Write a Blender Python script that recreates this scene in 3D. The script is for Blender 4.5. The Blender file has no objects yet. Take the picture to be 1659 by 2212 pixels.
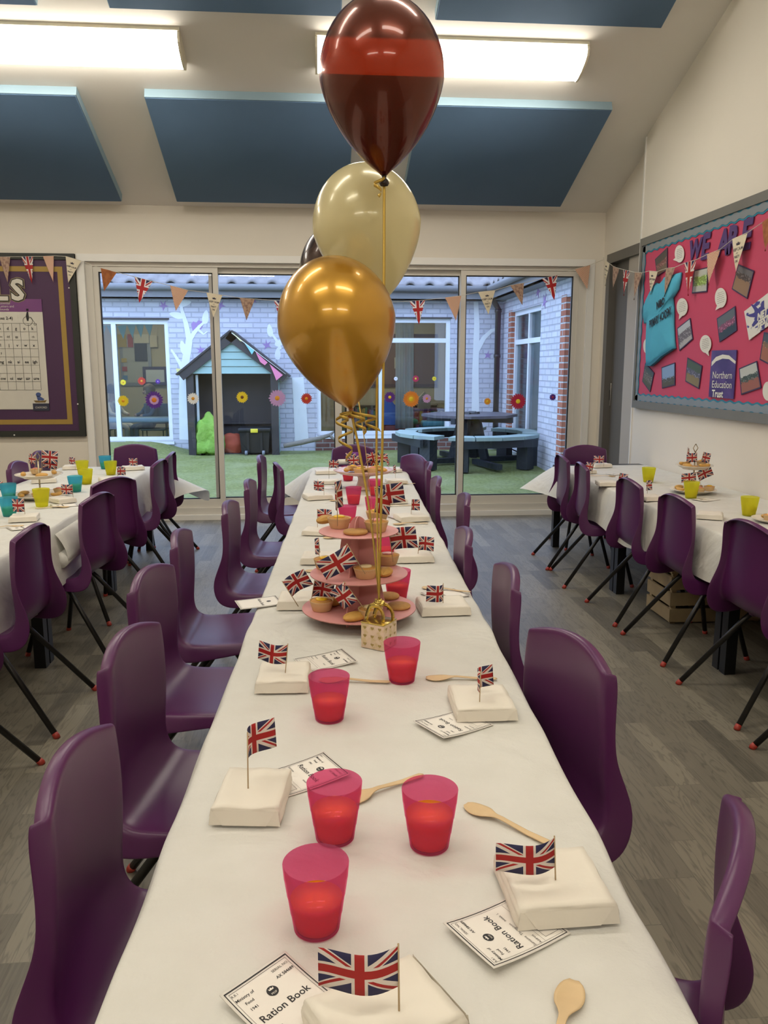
SKY, EXPO = 4.2, 0.0
import bpy, bmesh, math, random
from mathutils import Vector, Matrix, noise
R = math.radians
rnd = random.Random(11)
S = bpy.context.scene
COL = S.collection
F_PX, PITCH, YAW, EYE = 1742.8, R(10.15), R(4.86), 1.345
FW = Vector((math.sin(YAW)*math.cos(PITCH), math.cos(YAW)*math.cos(PITCH), -math.sin(PITCH)))
RT = Vector((math.cos(YAW), -math.sin(YAW), 0)); UP = RT.cross(FW)
EYEP = Vector((0, 0, EYE))
def ray(x, y): return FW + RT*((x-829.5)/F_PX) - UP*((y-1106)/F_PX)
def at(x, y, z=0.63):
    d = ray(x, y); return EYEP + d*((z-EYE)/d.z)
def aty(x, y, Y):
    d = ray(x, y); return EYEP + d*(Y/d.y)
def atx(x, y, X):
    d = ray(x, y); return EYEP + d*(X/d.x)

# ---------------------------------------------------------------- mesh builder
class MB:
    def __init__(s): s.v = []; s.f = []; s.m = []; s.s = []; s.uv = {}
    def add(s, V, F, m=0, sm=False, uv=None, M=None):
        o = len(s.v)
        for i, p in enumerate(V):
            p = Vector(p)
            if M is not None: p = M @ p
            s.v.append(tuple(p))
            if uv is not None: s.uv[o+i] = uv[i]
        for f in F:
            s.f.append(tuple(o+i for i in f)); s.m.append(m); s.s.append(sm)
        return s
    def box(s, a, b, m=0, M=None):
        x0, y0, z0 = a; x1, y1, z1 = b
        V = [(x0,y0,z0),(x1,y0,z0),(x1,y1,z0),(x0,y1,z0),(x0,y0,z1),(x1,y0,z1),(x1,y1,z1),(x0,y1,z1)]
        return s.add(V, [(0,3,2,1),(4,5,6,7),(0,1,5,4),(1,2,6,5),(2,3,7,6),(3,0,4,7)], m, False, None, M)
    def rbox(s, a, b, r, m=0, M=None, seg=2):
        bm = bmesh.new(); bmesh.ops.create_cube(bm, size=1)
        for v in bm.verts:
            v.co = Vector([(a[i]+b[i])/2 + v.co[i]*(b[i]-a[i]) for i in range(3)])
        bmesh.ops.bevel(bm, geom=bm.edges[:], offset=r, segments=seg, affect='EDGES', profile=.5)
        s.bm(bm, m, True, M); return s
    def bm(s, bm, m=0, sm=True, M=None):
        bm.verts.index_update()
        s.add([v.co.copy() for v in bm.verts], [[v.index for v in f.verts] for f in bm.faces], m, sm, None, M); bm.free()
    def tube(s, pts, r, seg=8, m=0, M=None, caps=True):
        pts = [Vector(p) for p in pts]; n = len(pts)
        rr = r if isinstance(r, (list, tuple)) else [r]*n
        V = []; prev = None
        for i, p in enumerate(pts):
            t = (pts[min(i+1,n-1)]-pts[max(i-1,0)])
            t = t.normalized() if t.length > 1e-9 else Vector((0,0,1))
            a = prev if prev is not None else (Vector((0,0,1)) if abs(t.z) < .9 else Vector((1,0,0)))
            a = (a - t*a.dot(t)).normalized(); prev = a; b = t.cross(a)
            for k in range(seg):
                q = 2*math.pi*k/seg; V.append(p + (a*math.cos(q)+b*math.sin(q))*rr[i])
        Fc = []
        for i in range(n-1):
            for k in range(seg):
                k2 = (k+1) % seg; Fc.append((i*seg+k, i*seg+k2, (i+1)*seg+k2, (i+1)*seg+k))
        if caps: Fc += [tuple(range(seg))[::-1], tuple((n-1)*seg+k for k in range(seg))]
        return s.add(V, Fc, m, True, None, M)
    def lathe(s, prof, seg=24, m=0, M=None, sm=True, flute=None):
        V = []; Fc = []; n = len(prof)
        for i, (r, z) in enumerate(prof):
            for k in range(seg):
                q = 2*math.pi*k/seg; rr = r*(1+(flute(k, i) if flute else 0))
                V.append((rr*math.cos(q), rr*math.sin(q), z))
        for i in range(n-1):
            for k in range(seg):
                k2 = (k+1) % seg; Fc.append((i*seg+k, i*seg+k2, (i+1)*seg+k2, (i+1)*seg+k))
        if prof[0][0] > 1e-6: Fc.append(tuple(range(seg))[::-1])
        if prof[-1][0] > 1e-6: Fc.append(tuple((n-1)*seg+k for k in range(seg)))
        return s.add(V, Fc, m, sm, None, M)
    def prism(s, poly, z0, z1, m=0, M=None, sm=False):
        n = len(poly)
        V = [(x, y, z0) for x, y in poly] + [(x, y, z1) for x, y in poly]
        Fc = [tuple(range(n))[::-1], tuple(range(n, 2*n))] + [(i, (i+1) % n, n+(i+1) % n, n+i) for i in range(n)]
        return s.add(V, Fc, m, sm, None, M)
    def grid(s, nu, nv, fn, m=0, sm=True, uv=False, M=None):
        V = [fn(i/nu, j/nv) for j in range(nv+1) for i in range(nu+1)]
        U = [(i/nu, j/nv) for j in range(nv+1) for i in range(nu+1)] if uv else None
        Fc = [(j*(nu+1)+i, j*(nu+1)+i+1, (j+1)*(nu+1)+i+1, (j+1)*(nu+1)+i) for j in range(nv) for i in range(nu)]
        return s.add(V, Fc, m, sm, U, M)
    def slab(s, nu, nv, fn, t, m=0, sm=True, M=None, uv=False):
        """a sheet of thickness t hanging below the surface fn(u,v)"""
        top = [Vector(fn(i/nu, j/nv)) for j in range(nv+1) for i in range(nu+1)]
        U = [(i/nu, j/nv) for j in range(nv+1) for i in range(nu+1)]
        td = t if callable(t) else None
        bot = [p - (Vector((0,0,t)) if td is None else td(p)) for p in top]
        w = nu+1; n = len(top); Fc = []
        for j in range(nv):
            for i in range(nu):
                a, b, c, d = j*w+i, j*w+i+1, (j+1)*w+i+1, (j+1)*w+i
                Fc += [(a, b, c, d), (n+d, n+c, n+b, n+a)]
        rim = [i for i in range(nu)] + [j*w+nu for j in range(nv)] + [nv*w+i for i in range(nu, 0, -1)] + [j*w for j in range(nv, 0, -1)]
        for k in range(len(rim)):
            a, b = rim[k], rim[(k+1) % len(rim)]; Fc.append((b, a, n+a, n+b))
        return s.add(top+bot, Fc, m, sm, (U+U) if uv else None, M)
    def build(s, name, mats, parent=None, loc=None, rot=None, fix=False):
        me = bpy.data.meshes.new(name)
        me.from_pydata(s.v, [], s.f)
        if not isinstance(mats, (list, tuple)): mats = [mats]
        for x in mats: me.materials.append(x)
        me.polygons.foreach_set('material_index', s.m); me.polygons.foreach_set('use_smooth', s.s)
        if s.uv:
            L = me.uv_layers.new(name='UVMap')
            for lp in me.loops: L.data[lp.index].uv = s.uv.get(lp.vertex_index, (0, 0))
        if fix:
            b = bmesh.new(); b.from_mesh(me); bmesh.ops.recalc_face_normals(b, faces=b.faces[:]); b.to_mesh(me); b.free()
        me.update()
        o = bpy.data.objects.new(name, me); COL.objects.link(o)
        if parent is not None: o.parent = parent
        if loc is not None: o.location = loc
        if rot is not None: o.rotation_euler = rot
        return o

def tag(o, label=None, cat=None, group=None, kind=None):
    if label: o['label'] = label
    if cat: o['category'] = cat
    if group: o['group'] = group
    if kind: o['kind'] = kind
    return o
def thing(name, label, cat, loc=(0,0,0), rz=0, group=None, kind=None):
    o = bpy.data.objects.new(name, None); COL.objects.link(o); o.empty_display_size = .05
    o.location = loc; o.rotation_euler = (0, 0, rz)
    return tag(o, label, cat, group, kind)
def dup(root, loc, rz=0, label=None, rot=None, scale=None):
    r = root.copy(); COL.objects.link(r); r.location = loc
    r.rotation_euler = rot if rot is not None else (0, 0, rz)
    if scale is not None: r.scale = (scale,)*3
    if label: r['label'] = label
    for ch in list(root.children):
        c = ch.copy(); COL.objects.link(c); c.parent = r
        for g in list(ch.children):
            d = g.copy(); COL.objects.link(d); d.parent = c
    return r
def frame_from(o, x, n):
    """matrix whose X axis is x and Z axis is n (both world), at o"""
    x = Vector(x).normalized(); n = Vector(n); n = (n - x*n.dot(x)).normalized(); y = n.cross(x)
    M = Matrix((x, y, n)).transposed().to_4x4(); M.translation = o; return M
def RZ(a): return Matrix.Rotation(a, 4, 'Z')
def T(x, y, z): return Matrix.Translation((x, y, z))
def EU(a, b, c): return Matrix.Rotation(c, 4, 'Z') @ Matrix.Rotation(b, 4, 'Y') @ Matrix.Rotation(a, 4, 'X')

_txt = {}
def text_geo(txt, bold=0.0):
    k = (txt, bold)
    if k not in _txt:
        c = bpy.data.curves.new('t', 'FONT'); c.body = txt; c.size = 1; c.offset = bold; c.resolution_u = 2
        c.align_x = 'CENTER'; c.align_y = 'CENTER'
        o = bpy.data.objects.new('t', c); COL.objects.link(o)
        dg = bpy.context.evaluated_depsgraph_get(); dg.update()
        me = bpy.data.meshes.new_from_object(o.evaluated_get(dg))
        V = [tuple(v.co) for v in me.vertices]; Fc = [tuple(p.vertices) for p in me.polygons]
        bpy.data.objects.remove(o); bpy.data.curves.remove(c); bpy.data.meshes.remove(me)
        xs = [v[0] for v in V] or [0]; ys = [v[1] for v in V] or [0]
        _txt[k] = (V, Fc, max(xs)-min(xs), (max(xs)+min(xs))/2, (max(ys)+min(ys))/2, max(ys)-min(ys))
    return _txt[k]
def put_text(mb, txt, fn, x, y, size, m=0, bold=0.0, rot=0.0, width=None, align='C', sy=1.0):
    """letters laid out in the plane of fn(x, y) -> point"""
    V, Fc, w, cx, cy, h = text_geo(txt, bold)
    k = size if width is None else width/max(w, 1e-6)
    c, s_ = math.cos(rot), math.sin(rot); P = []
    off = 0 if align == 'C' else (w*k/2 if align == 'L' else -w*k/2)
    for vx, vy, vz in V:
        a = (vx-cx)*k + off; b = (vy-(cy if width else .25))*k*sy
        P.append(fn(x + a*c - b*s_, y + a*s_ + b*c))
    mb.add(P, Fc, m)

# ---------------------------------------------------------------- materials
def nodes_of(m):
    m.use_nodes = True; nt = m.node_tree; nt.nodes.clear()
    out = nt.nodes.new('ShaderNodeOutputMaterial'); return nt, out
class X:
    """tiny expression wrapper over Math nodes"""
    nt = None
    def __init__(s, k): s.k = k
    @staticmethod
    def op(o, *a):
        n = X.nt.nodes.new('ShaderNodeMath'); n.operation = o
        for i, q in enumerate(a):
            if isinstance(q, X): X.nt.links.new(q.k, n.inputs[i])
            else: n.inputs[i].default_value = q
        return X(n.outputs[0])
    def __add__(s, o): return X.op('ADD', s, o)
    def __radd__(s, o): return X.op('ADD', o, s)
    def __sub__(s, o): return X.op('SUBTRACT', s, o)
    def __rsub__(s, o): return X.op('SUBTRACT', o, s)
    def __mul__(s, o): return X.op('MULTIPLY', s, o)
    __rmul__ = __mul__
    def __truediv__(s, o): return X.op('DIVIDE', s, o)
    def lt(s, o): return X.op('LESS_THAN', s, o)
    def gt(s, o): return X.op('GREATER_THAN', s, o)
    def abs(s): return X.op('ABSOLUTE', s)
    def sign(s): return X.op('SIGN', s)
    def max(s, o): return X.op('MAXIMUM', s, o)
    def min(s, o): return X.op('MINIMUM', s, o)
    def frac(s): return X.op('FRACT', s)
    def sin(s): return X.op('SINE', s)
def col4(c): return (c[0], c[1], c[2], 1)
def sr(r, g, b):
    f = lambda v: (v/255/12.92) if v/255 <= .04045 else ((v/255+.055)/1.055)**2.4
    return (f(r), f(g), f(b))
def mixc(nt, fac, a, b):
    n = nt.nodes.new('ShaderNodeMix'); n.data_type = 'RGBA'
    for q, i in ((fac, 0), (a, 6), (b, 7)):
        if isinstance(q, X): q = q.k
        if hasattr(q, 'is_linked'): nt.links.new(q, n.inputs[i])
        elif i == 0: n.inputs[0].default_value = q
        else: n.inputs[i].default_value = col4(q)
    return n.outputs[2]
def tex(nt, kind, coord='Object', scale=None, **kw):
    tc = nt.nodes.new('ShaderNodeTexCoord'); n = nt.nodes.new(kind); k = tc.outputs[coord]
    if scale is not None:
        mp = nt.nodes.new('ShaderNodeMapping'); mp.inputs['Scale'].default_value = scale
        nt.links.new(k, mp.inputs[0]); k = mp.outputs[0]
    nt.links.new(k, n.inputs['Vector'])
    for a, v in kw.items(): n.inputs[a].default_value = v
    return n
def bump(nt, height, bsdf, strength=.3, dist=.01):
    b = nt.nodes.new('ShaderNodeBump'); b.inputs['Strength'].default_value = strength; b.inputs['Distance'].default_value = dist
    nt.links.new(height, b.inputs['Height']); nt.links.new(b.outputs[0], bsdf.inputs['Normal'])
def principled(nt, out, col, rough, metal=0, **kw):
    b = nt.nodes.new('ShaderNodeBsdfPrincipled')
    if hasattr(col, 'is_linked'): nt.links.new(col, b.inputs['Base Color'])
    else: b.inputs['Base Color'].default_value = col4(col)
    b.inputs['Roughness'].default_value = rough; b.inputs['Metallic'].default_value = metal
    for k, v in kw.items(): b.inputs[k.replace('_', ' ')].default_value = v
    if out is not None: nt.links.new(b.outputs[0], out.inputs[0])
    return b
def mat(name, col, rough=.5, metal=0, var=.08, vs=8.0, bmp=0, bs=60.0, bd=.004, **kw):
    m = bpy.data.materials.new(name); nt, out = nodes_of(m)
    n = tex(nt, 'ShaderNodeTexNoise', Scale=vs, Detail=4.0)
    c = mixc(nt, n.outputs[0], tuple(x*(1-var) for x in col), tuple(min(1, x*(1+var)) for x in col))
    b = principled(nt, out, c, rough, metal, **kw)
    if bmp:
        n2 = tex(nt, 'ShaderNodeTexNoise', Scale=bs, Detail=3.0); bump(nt, n2.outputs[0], b, bmp, bd)
    return m
def emis(name, col, k):
    m = bpy.data.materials.new(name); nt, out = nodes_of(m)
    e = nt.nodes.new('ShaderNodeEmission'); e.inputs[0].default_value = col4(col); e.inputs[1].default_value = k
    nt.links.new(e.outputs[0], out.inputs[0]); return m
def glassy(name, tint=(.95, .97, .98), refl=.06):
    m = bpy.data.materials.new(name); nt, out = nodes_of(m)
    t = nt.nodes.new('ShaderNodeBsdfTransparent'); t.inputs[0].default_value = col4(tint)
    g = nt.nodes.new('ShaderNodeBsdfGlossy'); g.inputs['Roughness'].default_value = .01
    lw = nt.nodes.new('ShaderNodeLayerWeight'); lw.inputs[0].default_value = .12
    X.nt = nt; fac = (X(lw.outputs['Fresnel'])*.6 + refl*.4)
    mx = nt.nodes.new('ShaderNodeMixShader'); nt.links.new(fac.k, mx.inputs[0])
    nt.links.new(t.outputs[0], mx.inputs[1]); nt.links.new(g.outputs[0], mx.inputs[2])
    nt.links.new(mx.outputs[0], out.inputs[0]); return m
def frosted(name, col, tr=.5, rough=.35, thru=None):
    """coloured frosted thin plastic"""
    m = bpy.data.materials.new(name); nt, out = nodes_of(m)
    b = principled(nt, None, col, rough)
    tl = nt.nodes.new('ShaderNodeBsdfTranslucent'); tl.inputs[0].default_value = col4(col)
    tp = nt.nodes.new('ShaderNodeBsdfTransparent'); tp.inputs[0].default_value = col4(thru or tuple(x**.6 for x in col))
    a = nt.nodes.new('ShaderNodeMixShader'); a.inputs[0].default_value = .5
    nt.links.new(b.outputs[0], a.inputs[1]); nt.links.new(tl.outputs[0], a.inputs[2])
    c = nt.nodes.new('ShaderNodeMixShader'); c.inputs[0].default_value = tr
    nt.links.new(a.outputs[0], c.inputs[1]); nt.links.new(tp.outputs[0], c.inputs[2])
    nt.links.new(c.outputs[0], out.inputs[0]); return m
def uvxy(nt):
    tc = nt.nodes.new('ShaderNodeTexCoord'); sp = nt.nodes.new('ShaderNodeSeparateXYZ')
    nt.links.new(tc.outputs['UV'], sp.inputs[0]); X.nt = nt
    return X(sp.outputs[0]), X(sp.outputs[1])
RED, BLUE, WHITE = (.42, .012, .012), (.022, .02, .085), (.78, .70, .64)
def union_mat(name, asp=1.65, pennant=False):
    m = bpy.data.materials.new(name); nt, out = nodes_of(m); u, v = uvxy(nt)
    px = (u - .5)*asp; py = (v - .5) if not pennant else (v - .62)*1.35
    hx, hy = asp/2, .5; L = math.hypot(hx, hy)
    d1 = (px*hy - py*hx)/L; d2 = (px*hy + py*hx)/L; sg = px.sign()
    s1 = d1*sg*-1; s2 = d2*sg
    red = px.abs().lt(.1).max(py.abs().lt(.1))
    wht = px.abs().lt(.165).max(py.abs().lt(.165))
    wd = d1.abs().lt(.1).max(d2.abs().lt(.1))
    rd = (s1.gt(0)*s1.lt(.066)).max(s2.gt(0)*s2.lt(.066))
    c = mixc(nt, wd, BLUE, WHITE); c = mixc(nt, rd, c, RED); c = mixc(nt, wht, c, WHITE); c = mixc(nt, red, c, RED)
    b = principled(nt, None, c, .6)
    tl = nt.nodes.new('ShaderNodeBsdfTranslucent'); nt.links.new(c, tl.inputs[0])
    mx = nt.nodes.new('ShaderNodeMixShader'); mx.inputs[0].default_value = .2
    nt.links.new(b.outputs[0], mx.inputs[1]); nt.links.new(tl.outputs[0], mx.inputs[2]); nt.links.new(mx.outputs[0], out.inputs[0])
    return m
def check_mat(name):
    m = bpy.data.materials.new(name); nt, out = nodes_of(m); u, v = uvxy(nt)
    a = (u*13).frac().lt(.5); b = (v*15).frac().lt(.5)
    k = (a - b).abs()
    c = mixc(nt, k, (.75, .62, .45), (.42, .09, .04)); principled(nt, out, c, .7); return m
def blotch_mat(name, c1, c2, sc=30.0, lo=.45, hi=.6, rough=.7, coord='UV'):
    m = bpy.data.materials.new(name); nt, out = nodes_of(m)
    n = tex(nt, 'ShaderNodeTexNoise', coord=coord, Scale=sc, Detail=3.0)
    mr = nt.nodes.new('ShaderNodeMapRange'); mr.inputs[1].default_value = lo; mr.inputs[2].default_value = hi
    nt.links.new(n.outputs[0], mr.inputs[0]); principled(nt, out, mixc(nt, mr.outputs[0], c1, c2), rough); return m
def photo_mat(name, sky, mid, ground, h1=.35, h2=.62, sc=14.0):
    """a snapshot: ground, a busy band of figures, sky"""
    m = bpy.data.materials.new(name); nt, out = nodes_of(m); u, v = uvxy(nt)
    n = tex(nt, 'ShaderNodeTexNoise', coord='UV', Scale=sc, Detail=5.0)
    n2 = tex(nt, 'ShaderNodeTexVoronoi', coord='UV', scale=(2.2, 1, 1), Scale=sc*.8)
    vv = v + (X(n.outputs[0]) - .5)*.35
    crowd = mixc(nt, X(n2.outputs['Distance']).lt(.33), mid, tuple(min(1, x*2.6+.12) for x in mid))
    c = mixc(nt, vv.gt(h1), ground, crowd); c = mixc(nt, vv.gt(h2), c, sky)
    bd = u.lt(.045).max(u.gt(.955)).max(v.lt(.05)).max(v.gt(.95))
    c = mixc(nt, bd, c, (.035, .016, .06)); principled(nt, out, c, .35); return m
def brick_mat(name, c1, c2, mortar, scale, ms=.012, bmp=.5, rough=.7, axes='XZ', bd=.01, var=.1):
    m = bpy.data.materials.new(name); nt, out = nodes_of(m)
    tc = nt.nodes.new('ShaderNodeTexCoord'); sp = nt.nodes.new('ShaderNodeSeparateXYZ'); cb = nt.nodes.new('ShaderNodeCombineXYZ')
    nt.links.new(tc.outputs['Object'], sp.inputs[0])
    nt.links.new(sp.outputs['XYZ'.index(axes[0])], cb.inputs[0]); nt.links.new(sp.outputs['XYZ'.index(axes[1])], cb.inputs[1])
    bk = nt.nodes.new('ShaderNodeTexBrick'); nt.links.new(cb.outputs[0], bk.inputs['Vector'])
    bk.inputs['Color1'].default_value = col4(c1); bk.inputs['Color2'].default_value = col4(c2); bk.inputs['Mortar'].default_value = col4(mortar)
    bk.inputs['Scale'].default_value = 1; bk.inputs['Brick Width'].default_value = scale[0]; bk.inputs['Row Height'].default_value = scale[1]
    bk.inputs['Mortar Size'].default_value = ms; bk.inputs['Mortar Smooth'].default_value = .3
    n = tex(nt, 'ShaderNodeTexNoise', Scale=9.0, Detail=5.0)
    c = mixc(nt, .35, bk.outputs[0], bk.outputs[0])
    hs = nt.nodes.new('ShaderNodeMix'); hs.data_type = 'RGBA'; hs.blend_type = 'MULTIPLY'; hs.inputs[0].default_value = 1
    nt.links.new(c, hs.inputs[6]); nt.links.new(mixc(nt, n.outputs[0], (1-var,)*3, (1+var*.5,)*3), hs.inputs[7])
    b = principled(nt, out, hs.outputs[2], rough)
    X.nt = nt; h = X(bk.outputs['Fac'])*-1 + X(n.outputs[0])*.4; bump(nt, h.k, b, bmp, bd); return m
# ================================================================ room shell
XL, XR, XD, YB, YF, ZW, SL, YRG = -4.2, 2.5, 2.57, 7.233, -4.4, 2.68, .37, 1.4
ZR = ZW + SL*(YB-YRG)
def ceil_z(y): return ZW + SL*(YB-y) if y > YRG else ZR - (ZR-ZW)/(YRG-YF)*(YRG-y)
M_wall = mat('warm_white_wall_paint', (.72, .665, .575), .75, var=.025, vs=3, bmp=.08, bs=220, bd=.001)
M_ceil = mat('ceiling_paint', (.74, .70, .64), .8, var=.03, vs=2, bmp=.06, bs=150, bd=.001)
M_white = mat('white_gloss_paint', (.78, .76, .72), .35, var=.02)
M_alu = mat('cream_aluminium', (.62, .585, .52), .4, var=.02)
M_grey = mat('dark_grey_paint', (.115, .105, .092), .45, var=.04)
M_leaf = mat('taupe_door_paint', (.44, .395, .34), .5, var=.03)
M_black = mat('black_plastic', (.012, .012, .013), .45, var=.1)
M_gask = mat('black_gasket', (.01, .01, .012), .5)
M_glass = glassy('patio_glass', (.97, .97, .98))

def floor_mat():
    m = bpy.data.materials.new('grey_oak_vinyl'); nt, out = nodes_of(m)
    tc = nt.nodes.new('ShaderNodeTexCoord'); sp = nt.nodes.new('ShaderNodeSeparateXYZ'); cb = nt.nodes.new('ShaderNodeCombineXYZ')
    nt.links.new(tc.outputs['Object'], sp.inputs[0]); nt.links.new(sp.outputs[1], cb.inputs[0]); nt.links.new(sp.outputs[0], cb.inputs[1])
    bk = nt.nodes.new('ShaderNodeTexBrick'); nt.links.new(cb.outputs[0], bk.inputs['Vector'])
    for k, v in (('Color1', (.05,)*3), ('Color2', (.95,)*3), ('Mortar', (.3,)*3)): bk.inputs[k].default_value = col4(v)
    bk.inputs['Scale'].default_value = 1; bk.inputs['Brick Width'].default_value = .47; bk.inputs['Row Height'].default_value = .083
    bk.inputs['Mortar Size'].default_value = .0012; bk.offset = .37; bk.offset_frequency = 3; bk.squash = 1.2; bk.squash_frequency = 4
    # grain: shift the noise by the plank's own tone so every plank has its own figure
    X.nt = nt; mp = nt.nodes.new('ShaderNodeCombineXYZ')
    tone = nt.nodes.new('ShaderNodeSeparateColor'); nt.links.new(bk.outputs[0], tone.inputs[0]); t = X(tone.outputs[0])
    nt.links.new((X(sp.outputs[1])*2.2 + t*37).k, mp.inputs[0]); nt.links.new((X(sp.outputs[0])*16 + t*11).k, mp.inputs[1])
    n1 = nt.nodes.new('ShaderNodeTexNoise'); n1.inputs['Scale'].default_value = 1.15; n1.inputs['Detail'].default_value = 3; n1.inputs['Distortion'].default_value = .35
    nt.links.new(mp.outputs[0], n1.inputs['Vector'])
    rings = ((X(n1.outputs[0])*9).frac() - .5).abs()
    rr = X.op('SMOOTH_MIN', rings*5, 1.0, .3)
    mp2 = nt.nodes.new('ShaderNodeCombineXYZ')
    nt.links.new((X(sp.outputs[1])*6 + t*53).k, mp2.inputs[0]); nt.links.new((X(sp.outputs[0])*130).k, mp2.inputs[1])
    n2 = nt.nodes.new('ShaderNodeTexNoise'); n2.inputs['Scale'].default_value = 1; n2.inputs['Detail'].default_value = 4
    nt.links.new(mp2.outputs[0], n2.inputs['Vector'])
    c = mixc(nt, t, (.088, .079, .062), (.250, .222, .168))
    c = mixc(nt, (1 - rr)*.5, c, (.055, .047, .037))
    c = mixc(nt, (X(n2.outputs[0]) - .42)*1.6, c, (.20, .176, .135))
    b = principled(nt, out, c, .42, Specular_IOR_Level=.45)
    bump(nt, (X(n2.outputs[0])*.5 + X(bk.outputs['Fac'])*-1).k, b, .08, .002); return m
M_floor = floor_mat()
mb = MB().box((XL-.2, YF-.2, -.12), (XR+.4, YB+.17, 0)); tag(mb.build('floor', M_floor), kind='structure')
mb = MB()
mb.box((XL-.2, YB, 0), (-1.975, YB+.17, ZW+.06)); mb.box((2.488, YB, 0), (XD+.2, YB+.17, ZW+.06)); mb.box((-1.975, YB, 2.285), (2.488, YB+.17, ZW+.06))
tag(mb.build('wall_back', M_wall), kind='structure')
def yz(mbx, poly, x0, x1, m=0):   # polygon in (y,z) extruded along x
    n = len(poly); V = [(x0, y, z) for y, z in poly] + [(x1, y, z) for y, z in poly]
    mbx.add(V, [tuple(range(n)), tuple(range(2*n-1, n-1, -1))] + [(i, n+i, n+(i+1) % n, (i+1) % n) for i in range(n)], m)
mb = MB()
yz(mb, [(YF, 0), (6.225, 0), (6.225, ceil_z(6.225)+.02), (YRG, ZR+.02), (YF, ZW+.02)], XR, XR+.25)
yz(mb, [(6.225, 2.31), (YB, 2.31), (YB, ZW+.02), (6.225, ceil_z(6.225)+.02)], XD, XD+.18)
mb.box((XD, 7.125, 0), (XD+.18, YB, 2.31))
tag(mb.build('wall_right', M_wall, fix=True), kind='structure')
mb = MB(); mb.box((2.492, 6.222, 0), (2.502, 6.236, 3.04)); mb.box((2.492, 6.236, 0), (2.575, 6.24, 3.03)); tag(mb.build('trim_1', M_white), kind='structure')
mb = MB(); yz(mb, [(YF, 0), (YB, 0), (YB, ZW+.02), (YRG, ZR+.02), (YF, ZW+.02)], XL-.2, XL); tag(mb.build('wall_left', M_wall, fix=True), kind='structure')
mb = MB().box((XL-.2, YF-.2, 0), (XR+.25, YF, ZW+.06)); tag(mb.build('wall_front', M_wall), kind='structure')
mb = MB()
for (y0, z0, y1, z1) in ((YB+.17, ceil_z(YB)-SL*.17, YRG, ZR), (YRG, ZR, YF-.2, ZW-.1)):
    V = [(XL-.2, y0, z0), (XR+.3, y0, z0), (XR+.3, y1, z1), (XL-.2, y1, z1)]; V += [(x, y, z+.14) for x, y, z in V]
    mb.add(V, [(0,1,2,3),(7,6,5,4),(0,4,5,1),(1,5,6,2),(2,6,7,3),(3,7,4,0)])
tag(mb.build('ceiling', M_ceil), kind='structure')

# ---------------------------------------------------------------- acoustic panels and lights on the slope
SLA = math.atan(SL)
def on_slope(x, y, far=True):   # local x = room X, local y = down the slope, local z = into the room
    if far:
        xa = Vector((1, 0, 0)); ya = Vector((0, -math.cos(SLA), math.sin(SLA))); za = xa.cross(ya)
        za = Vector((0, -math.sin(SLA), -math.cos(SLA))); ya = za.cross(xa)
        o = Vector((x, y, ceil_z(y)))
    else:
        a = math.atan((ZR-ZW)/(YRG-YF)); xa = Vector((1, 0, 0)); za = Vector((0, math.sin(a), -math.cos(a))); ya = za.cross(xa)
        o = Vector((x, y, ceil_z(y)))
    M = Matrix((xa, ya, za)).transposed().to_4x4(); M.translation = o; return M
M_panel = mat('blue_acoustic_fabric', (.088, .158, .262), .9, var=.06, vs=5, bmp=.25, bs=400, bd=.0015)
M_pedge = mat('blue_panel_edging', (.28, .40, .48), .7, var=.04)
cs = math.cos(SLA)
for i, (x0, x1, y0, y1, lab) in enumerate([(-2.93, -1.54, 5.90, 7.085, 'blue acoustic ceiling panel above the purple phonics board'),
        (-1.10, .30, 5.90, 7.075, 'blue acoustic ceiling panel left of the gap behind the copper balloon, lower row'),
        (.745, 2.10, 5.90, 7.055, 'blue acoustic ceiling panel beside the copper balloon, towards the door, lower row'),
        (-2.55, -1.14, 4.02, 5.20, 'blue acoustic ceiling panel peeking in over the end of the left strip light'),
        (-1.10+.0, .30, 4.02, 5.20, 'blue acoustic ceiling panel above the strip lights, its corner behind the copper balloon top'),
        (.745, 2.13, 4.02, 5.20, 'blue acoustic ceiling panel above the right strip light')]):
    if i == 3: x0, x1 = -2.93, -1.54
    if i == 4: x0, x1 = -1.14, .19
    xc, yc = (x0+x1)/2, (y0+y1)/2; h = (y1-y0)/2/cs; w = (x1-x0)/2
    t = thing('acoustic_panel', lab, 'ceiling panel', (0, 0, 0), 0, 'blue acoustic panels under the sloping ceiling'); t.matrix_world = on_slope(xc, yc)
    MB().box((-w, -h, .0), (w, h, .006+.055)).build('panel_edge', M_pedge, t)
    MB().rbox((-w+.004, -h+.004, .06), (w-.004, h-.004, .068), .003, seg=1).build('fabric_face', M_panel, t)
LAMP = emis('lamp_diffuser_glow', (1, .935, .81), 18.0)
M_lampend = mat('lamp_end_cap', (.75, .68, .52), .4)
spots = [(-1.64, 5.52, True, 'lit strip light on the slope above the left acoustic panel'), (.895, 5.52, True, 'lit strip light partly hidden behind the copper balloon')]
for k, (x, y, fr) in enumerate([(-1.64, 2.7, True), (.895, 2.7, True), (-1.64, .1, False), (.895, .1, False), (-1.64, -2.7, False), (.895, -2.7, False), (-3.5, 5.52, True), (-3.5, 2.7, True)]):
    spots.append((x, y, fr, None))
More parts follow.
